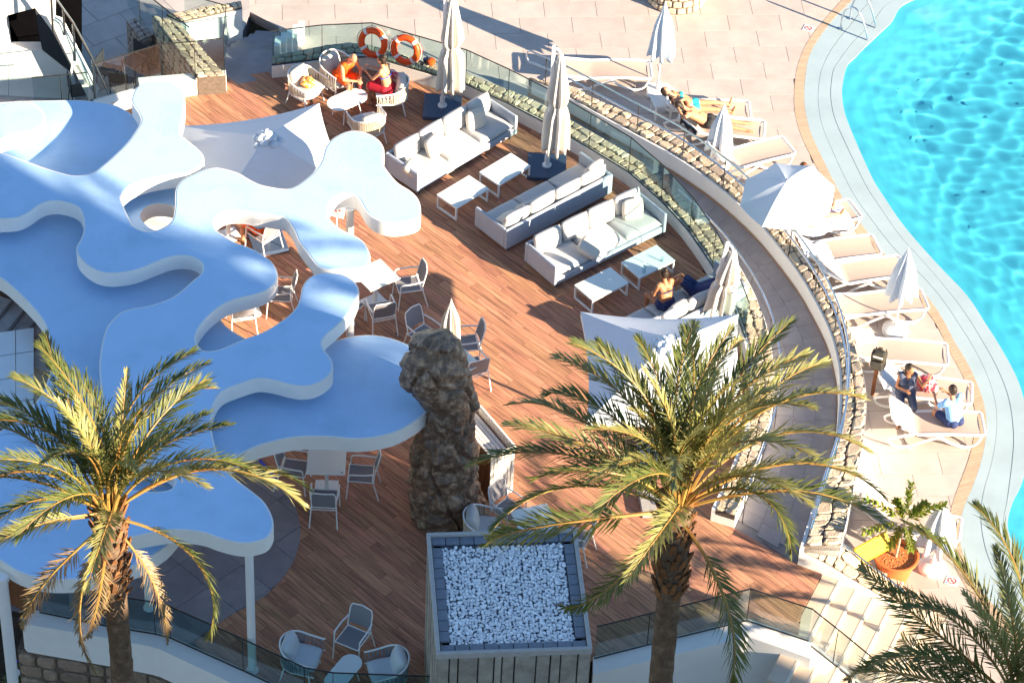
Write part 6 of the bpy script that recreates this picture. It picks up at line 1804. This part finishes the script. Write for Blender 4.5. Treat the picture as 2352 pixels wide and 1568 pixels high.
# ================================================================ small things
st_ = empty('pool_stool', (ph.x, ph.y, ZT), 0, 'low white stool under the person with reddish brown hair', 'stool')
MB().lathe([(.19, .36), (.20, .38), (.20, .40), (.18, .41)], 20).build('seat', PLASTIC, st_, smooth=True)
for k in range(4): a = R(45 + 90 * k); MB().tube([(.12 * math.cos(a), .12 * math.sin(a), .36), (.18 * math.cos(a), .18 * math.sin(a), .0)], .016, 6).build('leg', PLASTIC, st_)
# lifebuoys
BUOY = M('orange_lifebuoy', (.85, .085, .01), .45, .08, 6); BAND = M('white_band', (.75, .74, .72), .6, .05, 8); ROPEW = M('grab_rope', (.60, .50, .42), .8, .1, 30)
for lb, (x, y), tl in (('orange lifebuoy hung on the glass behind the person in orange', (1010, 345), -4), ('orange lifebuoy hung on the glass beside the tall closed parasol', (1288, 405), 4)):
    c = atT(1, 0, x, y, .86)
    o = empty('lifebuoy', c + Vector((-.02, -.09, 0)), 0, lb, 'lifebuoy', 'orange lifebuoys on the glass')
    rot = Matrix.Rotation(R(-22), 4, 'Z') @ Matrix.Rotation(R(74), 4, 'X') @ Matrix.Rotation(R(tl), 4, 'Z')
    Rm, rm = .275, .072
    def arcpts(a0, a1, n, R_=Rm): return [rot @ Vector((R_ * math.cos(a0 + (a1 - a0) * k / n), R_ * math.sin(a0 + (a1 - a0) * k / n), 0)) for k in range(n + 1)]
    MB().tube(arcpts(0, 2 * math.pi, 40)[:-1], rm, 14, closed=True).build('ring', BUOY, o, smooth=True)
    for k in range(4):
        a = R(45 + 90 * k); MB().tube(arcpts(a - .12, a + .12, 4), rm + .004, 14).build('band', BAND, o, smooth=True)
        MB().tube([rot @ Vector(((Rm + rm + .005 + .03 * math.sin(math.pi * j / 8)) * math.cos(a + R(90) * j / 8), (Rm + rm + .005 + .03 * math.sin(math.pi * j / 8)) * math.sin(a + R(90) * j / 8), 0)) for j in range(9)], .009, 6).build('grab_line', ROPEW, o, smooth=True)
# drinks on the oval table
JUICE = M('orange_drink', (.75, .18, .02), .2, .1, 9); REDD = M('red_drink', (.55, .02, .02), .2, .1, 9)
for lb, (x, y), mt in (('tall glass of orange drink on the oval table beside the red one', (815, 755), JUICE), ('glass of red drink on the oval table', (890, 745), REDD)):
    p = atT(1, 0, x, y, .50)
    o = empty('drink', (p.x, p.y, .452), 0, lb, 'drink')
    MB().lathe([(.028, .0), (.036, .15)], 14, cap=False).build('tumbler', BOTTLE, o, smooth=True); MB().lathe([(.025, .004), (.032, .11)], 14).build('liquid', mt, o, smooth=True)
    MB().tube([(0, 0, .02), (.03, .01, .21)], .004, 5).build('straw', BAND, o)
# bags and towels
def blob(label, name, cat, c, r, mt, seed, parts=None, flat=.6, group=None, n=26, amp=.22):
    o = empty(name, c, rnd.uniform(0, 3), label, cat, group)
    rings = []
    for i in range(12):
        t = -math.pi / 2 + (i + .3) / 11.6 * math.pi
        ring = []
        for k in range(n):
            a = 2 * math.pi * k / n; d = Vector((math.cos(a) * math.cos(t), math.sin(a) * math.cos(t), math.sin(t)))
            q = 1 + amp * noise.fractal(d * 1.6 + Vector((seed, 0, 0)), 1, 2, 4)
            ring.append((d.x * r[0] * q, d.y * r[1] * q, max(0.002, r[2] + d.z * r[2] * q)))
        rings.append(ring)
    MB().ring_loft(rings).build('body', mt, o, smooth=True, sharp=60)
    if parts: parts(o)
    return o
def handles(mt, h=.2):
    def f(o):
        for s in (-1, 1): MB().tube([(-.1, s * .05, h * .9), (-.06, s * .07, h * 1.7), (.06, s * .07, h * 1.7), (.1, s * .05, h * .9)], .01, 6).build('handle', mt, o, smooth=True)
    return f
FLORAL = M('red_white_floral', (.70, .03, .06), .8, .2, 20, .4, 40, col2=(.80, .74, .74), c2at=(.5, .58), c2scale=16)
OPAT = M('orange_patterned', (.80, .28, .02), .8, .2, 20, .4, 40, col2=(.75, .62, .45), c2at=(.5, .6), c2scale=22)
TOWEL = M('white_towel', (.78, .79, .82), .95, .06, 9, .6, 50); TOWBLUE = M('blue_white_towel', (.70, .76, .85), .95, .1, 8, .6, 50, col2=(.05, .16, .55), c2at=(.56, .62), c2scale=14)
blob('orange patterned bag on the seat of the beige rope chair', 'bag', 'bag', (pt.x + .06, pt.y - .08, .505), (.19, .16, .09), OPAT, 3, handles(OPAT, .13))
q = atT(3, 2, 1500, 470, ZT + .40); blob('red and white floral bag beside the person in dungarees', 'bag', 'bag', (q.x, q.y, ZT + .36), (.24, .18, .15), FLORAL, 7, handles(DKRED, .2))
q = atT(1, 0, 1165, 650, .62); blob('red and white towel over the side of the rope chair', 'towel', 'towel', (q.x, q.y, .56), (.15, .10, .10), FLORAL, 12)
def towel(label, key, x0, x1, y0, y1, mt, back, seed, lift=.012, group='towels on the loungers'):
    o = LG[key]; hinge_x = -1.92 / 2 + .62
    t = empty('towel', o.location + Vector((0, 0, .34)), o.rotation_euler.z, label, 'towel', group)
    n = 20; vs_ = []
    for i in range(n + 1):
        for j in range(n + 1):
            x = x0 + (x1 - x0) * i / n; y = y0 + (y1 - y0) * j / n
            y += .03 * math.sin(i * .7 + seed); 
            if x < hinge_x: d = hinge_x - x; px_, pz_ = hinge_x - d * math.cos(back), d * math.sin(back)
            else: px_, pz_ = x, .02
            z = pz_ + lift + .02 * abs(noise.fractal(Vector((x * 5, y * 5, seed)), 1, 2, 4)) + (.0 if abs(y) < .34 else -.25 * (abs(y) - .34) * 3)
            vs_.append((px_ + .01 * math.sin(j), y, z))
    fs_ = [(i * (n + 1) + j, (i + 1) * (n + 1) + j, (i + 1) * (n + 1) + j + 1, i * (n + 1) + j + 1) for i in range(n) for j in range(n)]
    m = MB(); m.add(vs_, fs_); m.add([(a, b, c - .008) for a, b, c in vs_], [f[::-1] for f in fs_]); m.build('cloth', mt, t, smooth=True)
towel('crumpled white towel on an empty lounger', 'f', -.85, -.05, -.30, .26, TOWEL, R(38), 2, .03)
towel('blue and white towel hanging from the lounger under the open round parasol', 'e', -.7, .75, -.46, .30, TOWBLUE, R(38), 5)
towel('white towel on the lounger of the person in dungarees', 'j', -.95, -.45, -.42, .1, TOWEL, R(38), 8)
towel('white and blue towel over the raised back of the lounger with the seated blue shirt', 'k', -.98, -.55, -.38, .34, TOWBLUE, R(38), 9)
towel('black towel hanging off the raised back of the lounger with the sunbather lying face down', 'c', -.98, -.50, -.43, .34, BLACKF, R(38), 11)
# white side tables
for lb, px_ in (('low white side table beside the round parasol base', (1985, 772)), ('low white side table beside the sunbather in the turquoise bikini', (1520, 232)), ('low white side table by the stone parapet near the potted tree', (1990, 1112))):
    p = at(px_, None, ZT + .40)
    o = empty('side_table', (p.x, p.y, ZT), R(15), lb, 'side table', 'low white plastic side tables')
    MB().box((0, 0, .395), (.42, .42, .03), bev=.012).build('table_top', PLASTIC, o)
    for sx in (-1, 1):
        for sy in (-1, 1): MB().box((sx * .17, sy * .17, .19), (.04, .04, .376)).build('leg', PLASTIC, o)
# backpack on a post
p = atT(3, 2, 1040, 560, ZT)
pk = empty('backpack', (p.x, p.y, ZT + .86), R(-20), 'black backpack hung on a short post by the parapet', 'backpack')
BPK = M('black_backpack_cloth', (.03, .03, .028), .7, .2, 20, .3, 60, col2=(.07, .06, .04), c2scale=6)
MB().box((0, -.02, .22), (.30, .20, .44), bev=.05).build('body', BPK, pk); MB().box((0, -.135, .15), (.24, .07, .22), bev=.03).build('front_pocket', BPK, pk); MB().box((0, -.13, .36), (.20, .02, .05), bev=.008).build('label_patch', BAND, pk)
MB().tube([(-.06, .02, .43), (-.03, .02, .50), (.03, .02, .50), (.06, .02, .43)], .012, 6).build('handle', BPK, pk)
for s in (-1, 1): MB().tube([(s * .10, .09, .42), (s * .11, .16, .30), (s * .11, .10, .08)], .014, 6).build('strap', BPK, pk)
bp_ = empty('short_post', (p.x, p.y + .11, ZT), 0, 'short dark timber post behind the black backpack', 'post')
MB().box((0, 0, .60), (.07, .07, 1.2), bev=.008).build('shaft', BROWN, bp_); MB().box((0, 0, 1.21), (.10, .10, .03), bev=.006).build('cap', BROWN, bp_)
# pool ladder
pl_ = empty('pool_ladder', atT(3, 0, 880, 280, ZT), 0, 'steel pool ladder with two arched rails at the water edge', 'ladder')
rails = []
for (ax, ay), (bx_, by_) in (((768, 250), (998, 345)), ((850, 160), (1065, 240))):
    a, b = atT(3, 0, ax, ay, ZT), atT(3, 0, bx_, by_, ZT)
    d = b - a; rails.append(b)
    path = spline([a, a + Vector((0, 0, .35)), a + d * .12 + Vector((0, 0, .62)), a + d * .38 + Vector((0, 0, .72)), a + d * .62 + Vector((0, 0, .60)), a + d * .85 + Vector((0, 0, .30)), b + Vector((0, 0, -.05)), b + d * .02 + Vector((0, 0, -.8))], 36)
    child_of(MB().tube(path, .022, 8).build('rail', CHROME, smooth=True), pl_)
    child_of(MB().lathe([(.05, 0.004), (.05, .02), (.026, .025)], 12, c=tuple(a)).build('flange', CHROME), pl_)
for k in range(3):
    z = Vector((0, 0, -.15 - .25 * k)); child_of(MB().tube([rails[0] + z, rails[1] + z], .03, 8).build('rung', CHROME), pl_)
# no diving plates
RED = M('sign_red', (.70, .03, .03), .5, .05, 9)
for lb, px_ in (('white no-diving plate set in the paving by the pool ladder', (1857, 66)), ('white no-diving plate set in the paving near the terracotta pot', (2187, 1334))):
    p = at(px_, None, ZT)
    o = empty('no_diving_sign', (p.x, p.y, ZT), R(-20), lb, 'sign', 'white no-diving plates')
    MB().box((0, 0, .006), (.24, .24, .008)).build('plate', BAND, o)
    MB().tube([(.075 * math.cos(a), .075 * math.sin(a), .012) for a in [2 * math.pi * k / 24 for k in range(24)]], .009, 4, closed=True).build('red_ring', RED, o)
    MB().box((0, 0, .012), (.14, .016, .004), R(-45)).build('red_bar', RED, o)
    MB().box((.0, .0, .0115), (.07, .018, .003), R(35)).build('diver_mark', BLACKTRIM, o); MB().box((-.09, -.085, .0115), (.03, .03, .003)).build('small_mark', M('sign_blue', (.05, .2, .6), .5, .05, 9), o)
# small things left on the planter wall
p = atT(1, 0, 1245, 510, ZW); o = empty('black_pouch', (p.x, p.y, ZW + .01), R(-25), 'black pouch lying on the planter stones behind the glass', 'pouch')
MB().box((0, 0, .045), (.30, .13, .08), bev=.03).build('body', BLACKF, o); MB().box((0, -.03, .088), (.26, .012, .008)).build('zip', BAND, o)
p = atT(1, 0, 1495, 550, ZW); blob('small orange cap lying on the planter stones beside the tall closed parasol', 'cap', 'cap', (p.x, p.y, ZW + .01), (.12, .10, .06), ORANGE, 4)
p = atT(1, 0, 1455, 530, ZW); blob('small navy pouch lying on the planter stones beside the orange cap', 'pouch', 'pouch', (p.x, p.y, ZW + .01), (.08, .07, .05), NAVY, 9)
# small placard under the roof inlet
p = atT(1, 1, 690, 420, 1.1); o = empty('menu_board', (p.x, p.y, 0), R(-15), 'white menu stand with red lettering under the roof inlet', 'menu board')
MB().box((0, 0, 1.1), (.34, .02, .24), bev=.004, mtx=Matrix.Translation((0, 0, 1.1)) @ Matrix.Rotation(R(-40), 4, 'X') @ Matrix.Translation((0, 0, -1.1))).build('board', BAND, o)
for k, (x, z, w) in enumerate(((-.08, 1.13, .05), (-.02, 1.10, .07), (.06, 1.13, .05), (.0, 1.05, .20))):
    MB().box((x, -.013, z), (w, .006, .035 if k < 3 else .012), mtx=Matrix.Translation((0, 0, 1.1)) @ Matrix.Rotation(R(-40), 4, 'X') @ Matrix.Translation((0, 0, -1.1))).build('red_lettering', RED, o)
MB().lathe([(.015, .02), (.015, 1.05)], 10).build('stem', WHITEMETAL, o); MB().lathe([(.15, .005), (.15, .02)], 20).build('foot', WHITEMETAL, o)
# blue kerb line at the stone floor edge
a, b = at(597, 1058, .02), at(634, 1101, .02); d = b - a
o = empty('blue_strip', (a + b) / 2, math.atan2(d.y, d.x), 'short bright blue metal strip at the edge of the grey floor', 'strip')
MB().box((0, 0, .02), (d.length, .05, .03), bev=.005).build('strip_body', M('bright_blue_paint', (.02, .05, .55), .4, .05, 9), o)
# ================================================================ hotel wing towards the sun, outside the view: shades the lower left
G0 = at(1479, 1350, 0)
sd2 = Vector((SUN_AZ.x, SUN_AZ.y, 0)); nn = Vector((SUN_AZ.y, -SUN_AZ.x, 0))
if nn.y > 0: nn = -nn
hc = G0 + sd2 * 46
hot = empty('hotel_wing', (hc.x, hc.y, -3.6), math.atan2(nn.y, nn.x), 'tall white hotel wing with balconies outside the view', 'building')
HW, HD, HH = 34.0, 14.0, 27.5
# local x runs along nn, local y away from or towards the sun
sgn = 1 if (Matrix.Rotation(hot.rotation_euler.z, 3, 'Z') @ Vector((0, 1, 0))).dot(sd2) > 0 else -1
MB().box((HW / 2, sgn * HD / 2, HH / 2), (HW, HD, HH)).build('wall', PLASTER, hot)
MB().box((HW / 2, sgn * HD / 2, HH + .3), (HW + .0, HD + .6, .6)).build('roof', PLASTER, hot)
WINB = M('hotel_window_glass', (.05, .07, .09), .1, .1, 2, spec=.7)
for k in range(7):
    z = 3.2 + 3.2 * k
    MB().box((HW / 2, -sgn * .7, z), (HW - .2, 1.4, .22)).build('balcony_slab', PLASTER, hot)
    MB().box((HW / 2, -sgn * 1.37, z + .6), (HW - .3, .05, 1.0)).build('balcony_front', PLASTER, hot)
    for j in range(8): MB().box((2.4 + j * 4.2, -sgn * .02, z + 1.35), (2.6, .06, 2.3)).build('window', WINB, hot)
